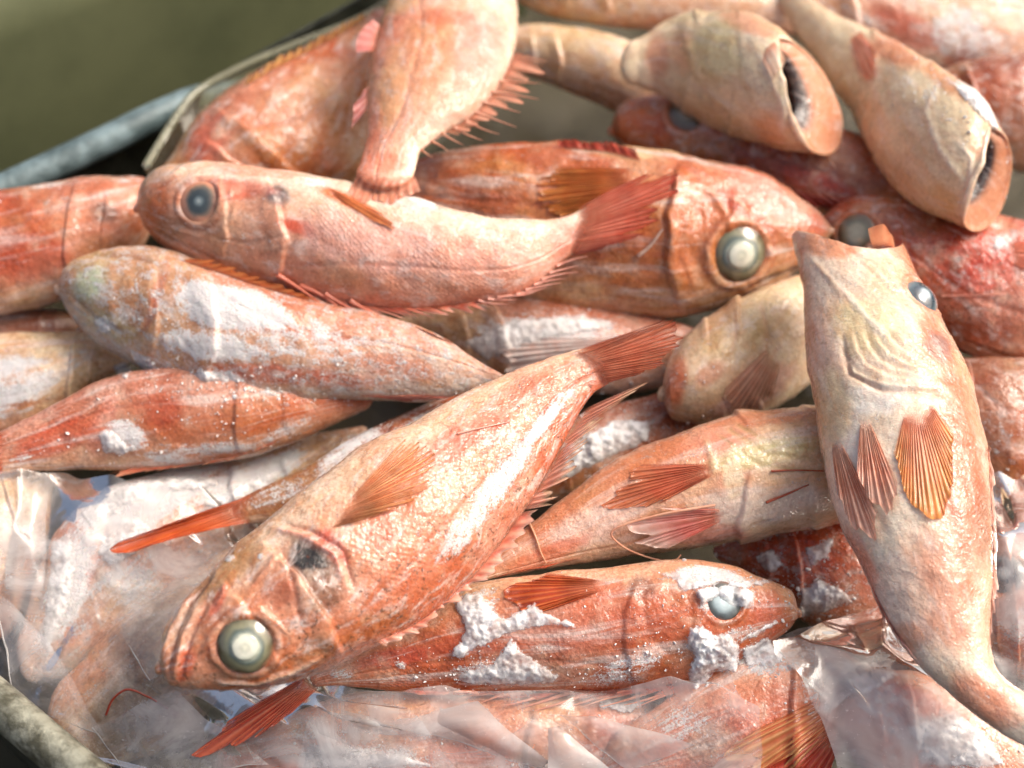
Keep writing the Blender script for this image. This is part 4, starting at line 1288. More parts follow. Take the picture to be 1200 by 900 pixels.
fish('gapetwo', 'second gaping fish with frosty jaws, at the right edge of the heap top',
     [(1182, 165, 1128, 262), (1156, 124, 1090, 249), (1126, 97, 1054, 226), (1086, 71, 1019, 180), (1046, 48, 997, 134), (1010, 32, 974, 95), (975, 14, 950, 62), (945, -6, 928, 34), (925, -14, 918, 14)],
     0.096, 262, 'cream', zt=.075, th=.8, hi=True, mottle=0.55, op=.62, spk=.1, scale=.2, gill=.6, ring=(24, 70), rim=[(0, -4), (35, -20), (62, -8), (90, 6), (150, 2), (180, 0), (270, 4)],
     blots=[(1172, 170, 30, 40, 50, (212, 120, 80), .8), (1110, 95, 60, 14, 35, (210, 140, 90), .8), (1050, 62, 40, 20, 30, (206, 120, 74), .8), (1115, 235, 40, 16, 30, (226, 176, 120), .6), (1012, 70, 14, 34, -20, (226, 150, 124), .8)],
     frost=[(1150, 118, 50, 16, 42, .75), (1060, 95, 22, 12, 0, .5), (1090, 110, 14, 40, 20, .45)],
     lines=[([(1030, 90), (1050, 140), (1090, 190)], 6, -0.00055, (206, 180, 130), .4), ([(1098, 100), (1085, 130), (1100, 175), (1130, 215)], 5, 0.00088, (240, 226, 206), .6), ([(1118, 160), (1138, 185), (1136, 220), (1126, 250)], 5, 0.00083, (246, 232, 214), .8), ([(1000, 40), (1022, 62), (1022, 90)], 5, 0.00110, (232, 160, 130), .6)])
fish('pinktop', 'smooth pink fish lying level across the upper heap with a sunken dark eye',
     [(160, 240, 162, 250), (163, 222, 169, 266), (172, 206, 187, 286), (200, 192, 215, 308), (247, 190, 262, 327), (300, 196, 315, 340), (350, 202, 368, 354), (400, 211, 422, 363), (450, 222, 472, 365), (495, 233, 520, 363), (540, 249, 560, 357), (590, 257, 600, 348), (630, 257, 635, 331), (665, 251, 658, 309), (688, 242, 680, 292)],
     0.088, 180, 'pink', hi=True, mottle=0.75, op=.27, spk=.12, wet=.75, scale=1.0, eyes=[(234, 235, 25, 'sunken', (206, 140, 110))],
     blots=[(325, 230, 18, 17, 20, (92, 88, 92), .9), (180, 238, 22, 30, 10, (206, 110, 50), .8), (270, 222, 60, 14, 5, (212, 90, 56), .7), (200, 270, 24, 20, 30, (150, 110, 80), .6), (345, 265, 26, 10, 20, (220, 88, 52), .85), (410, 235, 44, 8, 24, (226, 120, 50), .9), (450, 290, 110, 40, 6, (234, 182, 170), .75), (580, 300, 70, 34, -8, (232, 170, 150), .7), (240, 262, 30, 16, 0, (176, 140, 120), .6), (230, 310, 20, 10, 30, (226, 216, 200), .7), (300, 200, 60, 8, 4, (226, 150, 120), .7), (470, 235, 60, 10, 14, (240, 214, 214), .7), (660, 275, 30, 30, 0, (220, 140, 126), .6)],
     frost=[(365, 212, 26, 8, 8, .7), (495, 236, 24, 7, 18, .75), (620, 270, 40, 10, 0, .4)],  # first spot is a wet highlight painted white through the frost mask
     lines=[([(196, 212), (215, 195), (245, 190)], 3.5, .0014, (236, 190, 160), .7), ([(200, 222), (235, 200), (255, 195)], 3, .0012, (244, 216, 200), .7), ([(180, 225), (210, 205)], 2.5, -.0012, (190, 90, 50), .6), ([(245, 243), (270, 230), (271, 220)], 2.2, .0016, (240, 180, 160), .9), ([(250, 278), (290, 285), (335, 275)], 2.5, -.0006, (120, 60, 34), .4), ([(175, 268), (210, 282), (260, 310)], 3, -.001, (120, 80, 56), .5),
            ([(300, 300), (340, 290), (350, 272)], 2.5, -.0006, (140, 70, 40), .35), ([(205, 268), (235, 278), (268, 262), (276, 240)], 3, .001, (196, 150, 124), .5)])
fish('hanging', 'broad fish lying head away at the top, its tail resting on the pink fish',
     [(500, -95, 575, -100), (478, -60, 594, -68), (464, -25, 603, -22), (453, 8, 607, 18), (441, 46, 604, 58), (432, 86, 588, 98), (430, 122, 560, 131), (431, 150, 518, 157), (425, 177, 491, 180), (419, 200, 485, 206)],
     0.102, 0, 'pink', zt=.110, th=.7, hi=True, mottle=0.7, op=.2, spk=.1, wet=.7, scale=.5,
     blots=[(560, 60, 40, 60, 10, (220, 150, 136), .8), (500, 60, 40, 60, 10, (212, 140, 86), .6), (460, 100, 20, 60, 5, (226, 176, 120), .6), (470, 5, 30, 14, -20, (230, 196, 150), .7), (540, 115, 40, 24, -30, (196, 130, 96), .6), (450, 190, 40, 14, 0, (214, 110, 70), .6), (520, 20, 40, 10, 0, (204, 96, 60), .5)])
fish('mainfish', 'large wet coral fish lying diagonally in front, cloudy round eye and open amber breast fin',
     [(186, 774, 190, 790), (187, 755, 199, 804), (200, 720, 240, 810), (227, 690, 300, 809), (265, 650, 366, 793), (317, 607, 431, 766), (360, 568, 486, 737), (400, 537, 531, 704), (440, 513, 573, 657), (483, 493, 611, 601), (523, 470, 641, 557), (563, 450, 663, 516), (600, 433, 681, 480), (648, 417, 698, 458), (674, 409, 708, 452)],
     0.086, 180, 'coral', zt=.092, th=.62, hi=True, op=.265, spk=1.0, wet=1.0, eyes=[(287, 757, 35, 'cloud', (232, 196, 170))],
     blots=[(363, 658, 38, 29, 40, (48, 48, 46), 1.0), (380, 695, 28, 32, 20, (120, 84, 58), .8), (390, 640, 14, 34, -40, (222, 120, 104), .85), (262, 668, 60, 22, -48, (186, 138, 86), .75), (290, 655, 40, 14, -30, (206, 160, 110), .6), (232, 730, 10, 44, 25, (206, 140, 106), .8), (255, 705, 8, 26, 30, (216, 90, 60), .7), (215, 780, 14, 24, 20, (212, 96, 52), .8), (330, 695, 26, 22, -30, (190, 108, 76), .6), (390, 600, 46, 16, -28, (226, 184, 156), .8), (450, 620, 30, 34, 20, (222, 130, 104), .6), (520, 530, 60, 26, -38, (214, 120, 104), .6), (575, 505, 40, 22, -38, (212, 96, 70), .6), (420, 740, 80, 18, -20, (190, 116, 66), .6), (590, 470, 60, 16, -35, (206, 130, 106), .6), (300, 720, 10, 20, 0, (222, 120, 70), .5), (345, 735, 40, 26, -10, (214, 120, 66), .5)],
     frost=[(308, 655, 5, 5, 0, .9), (270, 655, 10, 6, 0, .6), (640, 492, 66, 15, -50, .80), (592, 556, 76, 24, -54, .78), (545, 618, 66, 20, -52, .66), (660, 465, 30, 12, -40, .66)],  # long flank streaks paint the wet highlight, part frost, through the frost mask
     lines=[([(196, 790), (206, 740), (222, 705), (250, 672)], 3.2, -.0018, (120, 62, 40), .75), ([(204, 797), (214, 745), (232, 708)], 3.5, .0018, (228, 176, 144), .8), ([(212, 795), (224, 742), (242, 708)], 2.5, -.0012, (180, 76, 44), .6), ([(190, 772), (200, 735), (222, 697)], 3.5, .0014, (212, 142, 110), .6),
            ([(292, 692), (315, 668), (332, 645)], 3.2, .0018, (230, 170, 140), .65), ([(332, 645), (345, 690), (352, 730)], 3, -.0012, (150, 76, 46), .5), ([(320, 620), (355, 628), (392, 650), (404, 685)], 4.5, .0022, (232, 150, 126), .7), ([(330, 613), (362, 620), (402, 645), (415, 690)], 3.5, -.002, (150, 60, 44), .55), ([(338, 640), (332, 660), (340, 672)], 3, .001, (226, 170, 130), .5),
            ([(252, 800), (300, 802), (345, 788), (375, 770)], 3, .0014, (244, 220, 200), .85), ([(262, 806), (320, 806), (372, 786)], 2.5, -.0012, (120, 56, 36), .5), ([(250, 712), (262, 698), (264, 682)], 2.5, .001, (232, 170, 150), .6), ([(300, 710), (318, 724), (340, 745)], 2.5, .001, (220, 160, 120), .5), ([(236, 770), (244, 745), (262, 730)], 3, .001, (232, 180, 150), .6)])
GILL = []
_o, _i = along([(982, 388), (992, 428), (1030, 447), (1104, 452)], 7), along([(1046, 384), (1062, 400), (1084, 416), (1106, 436)], 7)
for _k in range(6):
    _t = (_k / 5) ** 0.9
    GILL.append((list(map(tuple, _o * (1 - _t) + _i * _t)), 4.2, 0.0007, (238, 224, 200), .35))
    GILL.append((list(map(tuple, _o * (.95 - _t) + _i * (.05 + _t))), 3.0, -0.0008, (196, 164, 130), .4))
fish('bellyup', 'wet fish lying belly-up and upright at the right, jaw raised, over all the others',
     [(929, 284, 1060, 292), (935, 312, 1070, 314), (943, 345, 1088, 347), (945, 400, 1118, 403), (951, 455, 1139, 455), (960, 505, 1152, 505), (971, 560, 1160, 560), (983, 607, 1164, 610), (1003, 650, 1165, 655), (1026, 699, 1163, 702), (1051, 748, 1160, 742), (1085, 787, 1165, 775), (1125, 825, 1186, 800), (1172, 858, 1218, 822), (1220, 885, 1245, 848)],
     0.100, 250, 'silver', zt=.070, th=.72, hi=True, mottle=0.55, op=.33, spk=.5, wet=1.0, scale=1.1, gill=.25, lip_on=0, ring=(-6, 60),
     rim=[(0, 8), (22, 15), (50, 7), (80, -9), (108, -12), (140, -4), (165, 5), (180, 4), (200, -14), (270, -30), (340, -10)],
     blots=[(1000, 570, 44, 120, -8, (240, 232, 220), .75), (1050, 700, 34, 70, -30, (240, 228, 214), .7), (1085, 330, 26, 60, -20, (214, 120, 78), .85), (1100, 420, 22, 60, -15, (208, 120, 84), .85), (1100, 407, 17, 22, -20, (126, 92, 90), .8), (1125, 560, 34, 160, -3, (200, 116, 82), .95), (1100, 690, 50, 80, -20, (214, 150, 122), .8), (1040, 330, 40, 30, 20, (230, 178, 140), .7), (975, 290, 40, 20, 10, (222, 140, 90), .8), (935, 310, 8, 30, -8, (214, 140, 110), .7), (1010, 380, 50, 40, 30, (226, 216, 160), .6), (1030, 465, 50, 22, -5, (238, 236, 226), .85), (975, 480, 26, 60, -6, (224, 200, 150), .7), (1020, 620, 30, 60, -15, (232, 220, 196), .8), (1060, 690, 30, 50, -25, (238, 216, 196), .7), (1010, 660, 14, 50, -22, (220, 124, 96), .7), (1060, 750, 26, 20, -40, (222, 150, 110), .6), (1150, 820, 50, 26, 35, (222, 140, 104), .8), (1150, 620, 14, 60, -2, (150, 92, 60), .6), (1060, 295, 20, 16, 0, (220, 150, 120), .8)],
     lines=GILL + [([(984, 400), (996, 438), (1034, 456), (1108, 460)], 4, -.0022, (186, 136, 104), .55), ([(985, 338), (1010, 365), (1040, 400)], 5, 0.00088, (236, 232, 220), .6), ([(1000, 300), (1030, 328), (1050, 345)], 3, -0.00055, (200, 150, 120), .5), ([(948, 300), (975, 330), (990, 352)], 4, 0.00066, (236, 200, 160), .5), ([(985, 290), (1020, 306), (1040, 322)], 2.5, -0.00055, (190, 120, 90), .4), ([(1050, 340), (1080, 380), (1100, 420)], 4, -0.00055, (200, 140, 104), .4), ([(1103, 440), (1112, 447)], 5, -0.00110, (150, 80, 56), .6)],
     eyes=[(1083, 346, 24, 'blue', (214, 150, 120))])

# ================================================================== fins
AMB = ((232, 150, 72), (206, 104, 44))
RED = ((226, 140, 104), (196, 72, 40))
PNK = ((232, 160, 136), (206, 104, 80))
fin('mainfish', 'pectoral_fin', [(404, 592), (392, 604), (384, 620)], [(470, 512), (505, 522), (514, 552), (496, 580), (440, 606)], 30, (252, 210, 156), (214, 116, 52), (228, 156, 90), alpha=.38, skin_root=(226, 170, 140), curl=.0008, ragged=.07, corr=.0005, sharp=2.2,
    label='open amber breast fin with fine pale rays')
fin('mainfish', 'tail_fin', [(664, 414), (690, 430), (706, 452)], [(770, 378), (802, 370), (808, 385), (800, 402), (782, 425), (742, 440)], 24, (226, 150, 116), (202, 106, 70), (198, 104, 66), alpha=.7, ragged=.10, zoff=-.004)
fin('mainfish', 'dorsal_fin', [(440, 752), (490, 728), (540, 688), (580, 642), (610, 600)], [(462, 760), (520, 728), (570, 690), (612, 640), (640, 596)], 14, (236, 180, 150), (206, 110, 84), (240, 206, 186), alpha=.8, ragged=.2, inc=.35, zoff=.001)
fin('mainfish', 'soft_dorsal_fin', [(612, 598), (640, 555), (662, 515), (682, 480)], [(652, 592), (672, 562), (692, 520), (742, 462), (792, 432)], 16, (226, 170, 150), (186, 120, 100), (232, 206, 170), alpha=.45, ragged=.14, inc=.2, zoff=.003)
fin('pinktop', 'tail_fin', [(676, 244), (672, 268), (668, 302)], [(752, 203), (800, 198), (803, 214), (782, 240), (772, 264), (740, 282), (706, 292)], 24, (224, 146, 120), (212, 110, 84), (200, 78, 50), alpha=.8, ragged=.12, over=('bigeye',))
fin('pinktop', 'dorsal_fin', [(318, 322), (380, 346), (440, 358), (500, 360), (560, 352)], [(400, 372), (450, 374), (500, 377), (552, 374), (590, 366)], 16, (232, 150, 120), (206, 92, 60), (240, 190, 170), alpha=.8, ragged=.2, inc=.45)
spines('pinktop', [(560, 352), (600, 346), (632, 330), (652, 312)], [(598, 356), (640, 338), (672, 322), (690, 300)], 10, 2.0, (236, 176, 156))
spines('pinktop', [(325, 322), (360, 338), (410, 352)], [(385, 362), (428, 376), (465, 376)], 4, 3.4, (228, 140, 112))
fin('pinktop', 'pectoral_fin', [(378, 216), (384, 224)], [(452, 250), (466, 268), (440, 262)], 9, (234, 164, 100), (228, 140, 84), alpha=.8, ragged=.1, corr=.0002, soft=.2)
fin('bigeye', 'pectoral_fin', [(748, 196), (752, 222), (742, 238)], [(640, 196), (622, 218), (630, 244), (660, 256)], 26, (226, 150, 80), (196, 96, 40), (214, 140, 70), alpha=.9, ragged=.1, corr=.0005)
fin('bigeye', 'dorsal_fin', [(752, 190), (700, 178), (655, 174)], [(740, 168), (690, 162), (652, 163)], 8, (206, 90, 60), (186, 64, 38), alpha=.9, ragged=.15)
fin('lowhead', 'tail_fin', [(372, 784), (368, 795), (374, 806)], [(262, 846), (205, 896), (226, 900), (250, 896), (300, 868), (330, 846)], 14, (232, 150, 116), (200, 70, 40), (214, 110, 76), alpha=.9, ragged=.2, zoff=.0)
spines('lowhead', [(880, 775), (840, 792), (790, 803), (740, 808), (690, 810), (640, 812), (560, 812)], [(800, 826), (770, 826), (720, 828), (672, 830), (620, 832), (575, 828), (510, 815)], 13, 3.0, (238, 170, 140), zoff=-.004)
fin('lowhead', 'dorsal_fin', [(860, 780), (800, 800), (720, 808), (640, 811), (560, 811), (480, 808)], [(800, 815), (740, 819), (680, 822), (610, 823), (540, 818), (470, 812)], 16, (226, 120, 84), (200, 76, 46), (232, 160, 130), alpha=.85, ragged=.25, inc=.3)
fin('lowhead', 'pectoral_fin', [(708, 680), (711, 686), (708, 692)], [(640, 672), (594, 686), (585, 705), (600, 720), (640, 716)], 14, (214, 120, 64), (180, 70, 34), alpha=.85, ragged=.1)
fin('paleside', 'pectoral_fin', [(836, 543), (839, 550), (836, 557)], [(740, 545), (712, 574), (700, 590), (730, 600), (772, 590)], 14, (220, 130, 96), (206, 104, 72), (216, 140, 96), alpha=.85, ragged=.12, corr=.0005)
fin('paleside', 'pelvic_fin', [(846, 596), (850, 603), (848, 610)], [(770, 594), (732, 608), (714, 625), (722, 640), (770, 650)], 10, (232, 150, 134), (220, 120, 110), (240, 226, 214), alpha=.95, ragged=.12, curl=.003)
fin('paleside', 'anal_fin', [(690, 652), (650, 660), (610, 668)], [(640, 664), (600, 672), (575, 678)], 7, (224, 130, 80), (210, 96, 56), alpha=.9, ragged=.1)
fin('bellyup', 'pectoral_fin', [(1060, 482), (1073, 474), (1090, 471)], [(1048, 532), (1066, 590), (1086, 612), (1104, 607), (1118, 566), (1118, 506)], 24, (240, 184, 132), (226, 132, 84), (238, 170, 84), alpha=.92, ragged=.06, corr=.0003, skin_root=(228, 140, 116), root=.35, tears=0, label='glossy orange breast fin pressed on the belly')
fin('bellyup', 'pelvic_fin', [(1008, 492), (1013, 490), (1018, 490)], [(1004, 556), (1022, 598), (1042, 608), (1054, 572)], 13, (240, 188, 156), (224, 136, 96), (238, 200, 180), alpha=.9, ragged=.08, curl=.0025, corr=.00025, skin_root=(236, 200, 176), tears=.2)
fin('bellyup', 'pelvic_fin', [(974, 516), (979, 514), (984, 514)], [(980, 582), (1002, 624), (1026, 636), (1030, 604)], 13, (240, 188, 156), (224, 136, 96), (238, 200, 180), alpha=.9, ragged=.08, curl=.0025, corr=.00025, skin_root=(236, 200, 176), tears=.2)
fin('bellyup', 'anal_fin', [(1018, 678), (1034, 712), (1052, 746)], [(1038, 735), (1052, 752), (1078, 778)], 8, (240, 180, 160), (226, 130, 110), (244, 206, 196), alpha=.8, ragged=.12, inc=.2)
fin('bellyup', 'dorsal_fin', [(1157, 520), (1161, 590), (1163, 660), (1160, 740)], [(1164, 530), (1170, 600), (1172, 690), (1162, 770)], 12, (232, 190, 170), (176, 110, 84), (240, 214, 200), alpha=.8, ragged=.3, inc=.3)
fin('bellyup', 'jaw_flap', [(1022, 290), (1036, 290), (1050, 292)], [(1016, 268), (1034, 262), (1046, 276)], 2, (232, 170, 130), (226, 156, 116), alpha=1, ragged=.05, corr=.0001, thick=.0016, zoff=-.004)
fin('yellowbelly', 'pelvic_fin', [(905, 402), (915, 424)], [(842, 462), (856, 486), (884, 484), (905, 470)], 10, (236, 200, 172), (226, 176, 150), alpha=.6, skin_root=(228, 190, 150), corr=.0002)
fin('gapetwo', 'pectoral_fin', [(996, 44), (1008, 36)], [(1014, 96), (1024, 92), (1030, 62)], 4, (236, 176, 150), (230, 156, 128), alpha=1, corr=.0001, thick=.0012, tears=0, root=.1)
fin('gape', 'lip_flap', [(908, 48), (896, 58), (893, 70)], [(922, 72), (914, 86), (905, 96)], 3, (244, 226, 206), (238, 208, 182), alpha=1, corr=.0001, thick=.0014, tears=0, root=.1)
fin('frosted', 'dorsal_fin', [(208, 305), (250, 318), (310, 338), (360, 352)], [(240, 300), (290, 315), (345, 338), (375, 350)], 10, (206, 130, 70), (190, 100, 44), alpha=.9, ragged=.2, inc=.3)
fin('frosted', 'pelvic_fin', [(410, 462), (450, 463), (480, 462)], [(470, 470), (500, 470), (540, 466)], 6, (232, 180, 160), (214, 120, 100), alpha=.9, ragged=.15)
fin('frosted', 'anal_fin', [(480, 380), (505, 392)], [(520, 396), (532, 404)], 4, (236, 190, 170), (220, 140, 116), alpha=.9)
fin('hanging', 'tail_fin', [(422, 198), (450, 204), (486, 203)], [(402, 232), (430, 242), (464, 240), (494, 226)], 8, (230, 172, 142), (222, 146, 112), alpha=.6, corr=.00012, root=.5, ragged=.2, over=('pinktop',))
spines('hanging', [(586, 95), (556, 132), (518, 156), (494, 176)], [(640, 98), (600, 150), (548, 170), (506, 184)], 9, 1.7, (226, 170, 140))
fin('hanging', 'dorsal_fin', [(600, 60), (586, 95), (556, 132), (520, 155)], [(648, 72), (636, 108), (590, 140), (540, 160)], 10, (216, 160, 130), (180, 116, 84), alpha=.5, ragged=.2, inc=.3)
fin('hanging', 'pelvic_fin', [(440, 60), (446, 30)], [(414, 62), (420, 40), (436, 22)], 4, (236, 180, 170), (226, 140, 130), alpha=.95)
fin('hanging', 'pelvic_fin', [(432, 125), (432, 100)], [(412, 152), (412, 130), (424, 108)], 4, (240, 190, 180), (226, 140, 130), alpha=.95)
fin('midleft', 'tail_fin', [(300, 578), (290, 596), (296, 612)], [(200, 612), (124, 648), (130, 651), (190, 636), (240, 622)], 9, (226, 120, 60), (206, 92, 40), (214, 100, 44), alpha=.95, ragged=.06, zoff=-.012)
fin('lefttail', 'anal_fin', [(330, 514), (280, 534), (220, 544), (150, 549)], [(300, 532), (240, 546), (180, 553), (110, 562)], 12, (232, 150, 116), (206, 96, 64), (240, 180, 140), alpha=.85, ragged=.25, inc=.3)
fin('lefttail', 'tail_fin', [(8, 510), (6, 530), (8, 552)], [(-40, 500), (-60, 535), (-40, 575)], 8, *RED, alpha=.9)
fin('redright', 'dorsal_fin', [(1114, 406), (1160, 424), (1215, 440)], [(1130, 415), (1180, 434), (1230, 448)], 8, (222, 150, 130), (176, 90, 70), alpha=.9, ragged=.2)
fin('redright', 'pectoral_fin', [(1180, 285), (1184, 310)], [(1235, 275), (1245, 310), (1230, 330)], 8, (220, 120, 80), (206, 80, 50), alpha=.9)
fin('frontmid', 'pectoral_fin', [(968, 815), (975, 835), (972, 858)], [(855, 868), (842, 892), (870, 915), (920, 920)], 10, (230, 180, 120), (214, 120, 80), (226, 170, 110), alpha=.9, ragged=.2, corr=.0007)
fin('frontmid', 'pelvic_fin', [(975, 850), (985, 870)], [(890, 905), (905, 930), (960, 940)], 7, (222, 120, 90), (206, 72, 48), alpha=.95, ragged=.15, corr=.0007)
fin('frontright', 'pectoral_fin', [(1120, 835), (1128, 850)], [(1068, 858), (1066, 885), (1090, 900)], 8, (236, 170, 150), (214, 96, 72), alpha=.8, ragged=.2)
fin('backbrown', 'dorsal_fin', [(285, 104), (330, 78), (385, 50), (430, 24)], [(292, 82), (340, 56), (395, 28), (440, 6)], 12, (214, 180, 120), (190, 140, 80), alpha=.6, ragged=.2, inc=.25)
fin('whitemid', 'pectoral_fin', [(740, 396), (742, 420)], [(600, 396), (575, 420), (600, 440), (660, 440)], 12, (244, 236, 230), (232, 214, 206), alpha=.95, corr=.0007)
fin('darkhead', 'dorsal_fin', [(1000, 232), (960, 224), (900, 214)], [(1050, 246), (1000, 248), (930, 240)], 8, (206, 80, 50), (176, 56, 34), alpha=.9, ragged=.15)

# ================================================================== clear bag under and around the front fish
bag_keys = [k for k in LOW if k.startswith('bag')]
front_keys = ['bagfront', 'frontmid', 'frontright', 'rightbag', 'gapright', 'bagunder']
bag, _ = drape('clear_plastic_bag', [
    [(-60, 556), (50, 552), (120, 556), (190, 560), (270, 590), (330, 640)],
    [(-60, 680), (40, 660), (140, 660), (230, 660), (300, 690), (360, 745)],
    [(-55, 770), (30, 790), (120, 770), (240, 790), (330, 800), (420, 800)],
    [(-20, 815), (40, 850), (120, 880), (240, 880), (380, 880), (520, 870)],
    [(20, 850), (90, 905), (180, 950), (280, 960), (420, 960), (560, 960)]], bag_keys, M_BAG, 17, 14, seed=4, ang=-60, fold=.0055, floor_z=.004)
for q_, l_ in (([(-14, 690), (52, 742), (118, 858), (16, 818)], [.006, .012, .008, .004]), ([(104, 848), (206, 812), (318, 896), (150, 908)], [.004, .010, .006, .004]),
               ([(128, 724), (236, 690), (262, 752), (176, 800)], [.004, .010, .006, .004]), ([(22, 560), (58, 552), (50, 700), (6, 690)], [.005, .009, .006, .004]),
               ([(250, 800), (330, 812), (420, 880), (300, 890)], [.004, .007, .006, .003])):
    flap('fold', q_, bag_keys, l_, M_BAG, bag, bow=.004)
tag(bag, 'crumpled clear plastic bag round the frosty fish at the lower left', 'plastic bag')
bag2, _ = drape('clear_plastic_bag', [
    [(380, 800), (480, 806), (600, 806), (740, 800), (860, 790)],
    [(360, 850), (480, 850), (600, 850), (740, 850), (900, 850)],
    [(330, 960), (480, 960), (600, 960), (740, 960), (900, 960)]], front_keys, M_BAG, 18, 7, seed=9, ang=20, fold=.004, floor_z=.015)
tag(bag2, 'clear plastic sheet with sharp folds along the bottom edge', 'plastic bag')
flap('fold', [(448, 846), (560, 826), (640, 890), (632, 900)], front_keys, [.004, .014, .010, .004], M_FOLD, bag2)
flap('fold', [(652, 836), (700, 842), (812, 872), (740, 906)], front_keys, [.004, .012, .012, .008], M_FOLD, bag2)
flap('fold', [(640, 852), (652, 850), (720, 905), (642, 906)], front_keys, [.012, .016, .010, .012], M_FOLD, bag2)
flap('fold', [(400, 832), (440, 842), (470, 862), (400, 858)], front_keys, [.006, .01, .006, .004], M_FOLD, bag2)
bag3, _ = drape('clear_plastic_bag', [
    [(898, 752), (960, 726), (1010, 712), (1060, 704), (1110, 740)],
    [(930, 790), (980, 775), (1030, 770), (1080, 780), (1130, 800)],
    [(968, 835), (1000, 850), (1050, 850), (1100, 850), (1150, 860)],
    [(985, 960), (1020, 960), (1080, 960), (1140, 960), (1200, 960)]], ['frontmid', 'frontright', 'gapright'], M_BAG, 8, 8, seed=14, ang=55, fold=.003, floor_z=.02, edge=3)
tag(bag3, 'clear plastic flap with a bright wet pucker beside the tail of the belly-up fish', 'plastic bag')
flap('fold', [(902, 750), (1000, 716), (1072, 760), (975, 830)], ['frontmid', 'frontright', 'gapright'], [.006, .012, .006, .004], M_BAG, bag3)
bag4, _ = drape('clear_plastic_bag', [
    [(1140, 560), (1170, 556), (1260, 540)], [(1150, 640), (1190, 650), (1260, 640)], [(1150, 740), (1190, 750), (1260, 760)], [(1165, 800), (1200, 830), (1260, 850)]],
    ['rightbag', 'rightbrown'], M_BAG, 6, 9, seed=21, ang=70, fold=.004, floor_z=.03)
tag(bag4, 'cloudy plastic at the right edge over the blue-eyed fish', 'plastic bag')
# olive liner standing up behind the heap
lp = along([(172, 196), (196, 156), (228, 112), (275, 84), (340, 56), (420, 24), (520, -40)], 50)
hh = depth_at_z(lp, np.full(50, 0.062))
top = CAM + rays(lp) * hh[:, None]
dn = np.stack([top + (np.array([0.03, -0.015, -0.09])) * t for t in np.linspace(0, 1, 10)], 0)
dn += 0.003 * fbm(dn * 60, 2, 4)[..., None]
liner = make_mesh('plastic_liner', dn.reshape(-1, 3), grid_faces(10, 50), M_LINER)
tag(liner, 'olive tinted plastic liner standing behind the fish at the top left', 'liner')
tube('edge_bead', top + [0, 0, .001], 0.0022, M_LINER, liner)

# ================================================================== ice
ALL = list(FISH)
crust('ice_crust', 'white ice splinter shaped like a bird on the red fish, left end uppermost', [(562, 690), (580, 712), (592, 722), (615, 712), (626, 702), (640, 715), (676, 730), (674, 739), (640, 734), (605, 742), (570, 758), (540, 774), (524, 774), (528, 762), (542, 738), (536, 718), (528, 706), (546, 692)], .0036, ['lowhead'], seed=2, edge=6)
crust('ice_crust', 'rough white ice patch above the spines of the red fish', [(600, 742), (612, 760), (640, 780), (660, 792), (650, 804), (600, 806), (548, 804), (530, 796), (540, 786), (575, 776)], .0030, ['lowhead'], mat=M_FROST, seed=5, edge=8)
crust('ice_crust', 'white ice ledge over the eye of the red fish', [(772, 672), (800, 662), (815, 676), (850, 680), (918, 674), (920, 680), (875, 692), (830, 690), (800, 696), (790, 684)], .0026, ['lowhead'], seed=8, edge=6)
crust('ice_crust', 'thin clear ice glaze frozen over the eye of the red fish', [(808, 688), (850, 682), (890, 690), (884, 714), (852, 716), (840, 704), (822, 712)], .0075, ['lowhead'], seed=9, edge=10, rough=.3)
crust('ice_chunk', 'tall torn ice lump below the eye of the red fish', [(806, 734), (822, 726), (838, 742), (856, 738), (872, 760), (866, 792), (840, 790), (815, 812), (802, 795), (812, 770), (800, 758)], .0075, ['lowhead', 'frontmid', 'gapright'], seed=11, edge=8)
crust('ice_chunk', 'smooth ice stick in front of the snout of the red fish', [(860, 748), (912, 724), (917, 731), (868, 757)], .004, ['lowhead', 'gapright', 'frontmid'], seed=13, edge=4, rough=.2)
crust('ice_chunk', 'flat grey ice flakes under the ice stick', [(866, 762), (900, 744), (922, 768), (908, 784), (874, 782)], .004, ['frontmid', 'gapright', 'lowhead'], seed=16, edge=9)
crust('ice_chunk', 'thin ice flakes leaning in the gap above the plastic flap', [(880, 650), (905, 640), (922, 662), (905, 676), (890, 668)], .004, ['gapright', 'lowhead'], seed=17)
crust('ice_chunk', 'crumbled ice flakes right of the snout in the gap', [(935, 690), (960, 676), (990, 690), (1004, 706), (960, 722), (938, 728)], .004, ['gapright', 'lowhead'], seed=19)
crust('ice_chunk', 'pale wedge of ice on the buried red fish', [(940, 640), (985, 622), (972, 655), (950, 668)], .003, ['gapright'], seed=23)
crust('ice_chunk', 'frosty ice knob on the upper jaw of the first gaping fish', [(958, 62), (972, 56), (984, 74), (984, 92), (968, 90)], .006, ['gape'], mat=M_FROST, seed=29, edge=7)
crust('ice_crust', 'frost ridge on the upper jaw of the second gaping fish', [(1098, 84), (1140, 100), (1172, 140), (1180, 160), (1160, 150), (1120, 108)], .004, ['gapetwo'], mat=M_FROST, seed=31)
crust('ice_chunk', 'ice bead on the snout of the second gaping fish', [(1184, 176), (1192, 180), (1197, 205), (1188, 210)], .004, ['gapetwo'], seed=33)
crust('ice_crust', 'thick white frost lump on the frosted tail fish at the left', [(112, 506), (126, 498), (150, 518), (165, 524), (150, 536), (122, 534)], .0035, ['lefttail'], mat=M_FROST, seed=37)
crust('ice_crust', 'grainy frost heap under the belly of the stubby frosted fish', [(212, 438), (240, 430), (272, 440), (270, 456), (240, 464), (214, 450)], .0035, ['frosted'], mat=M_FROST, seed=39)
crust('ice_crust', 'smaller grainy frost heap right of the belly heap', [(276, 458), (315, 452), (330, 470), (300, 474)], .003, ['frosted'], mat=M_FROST, seed=41)
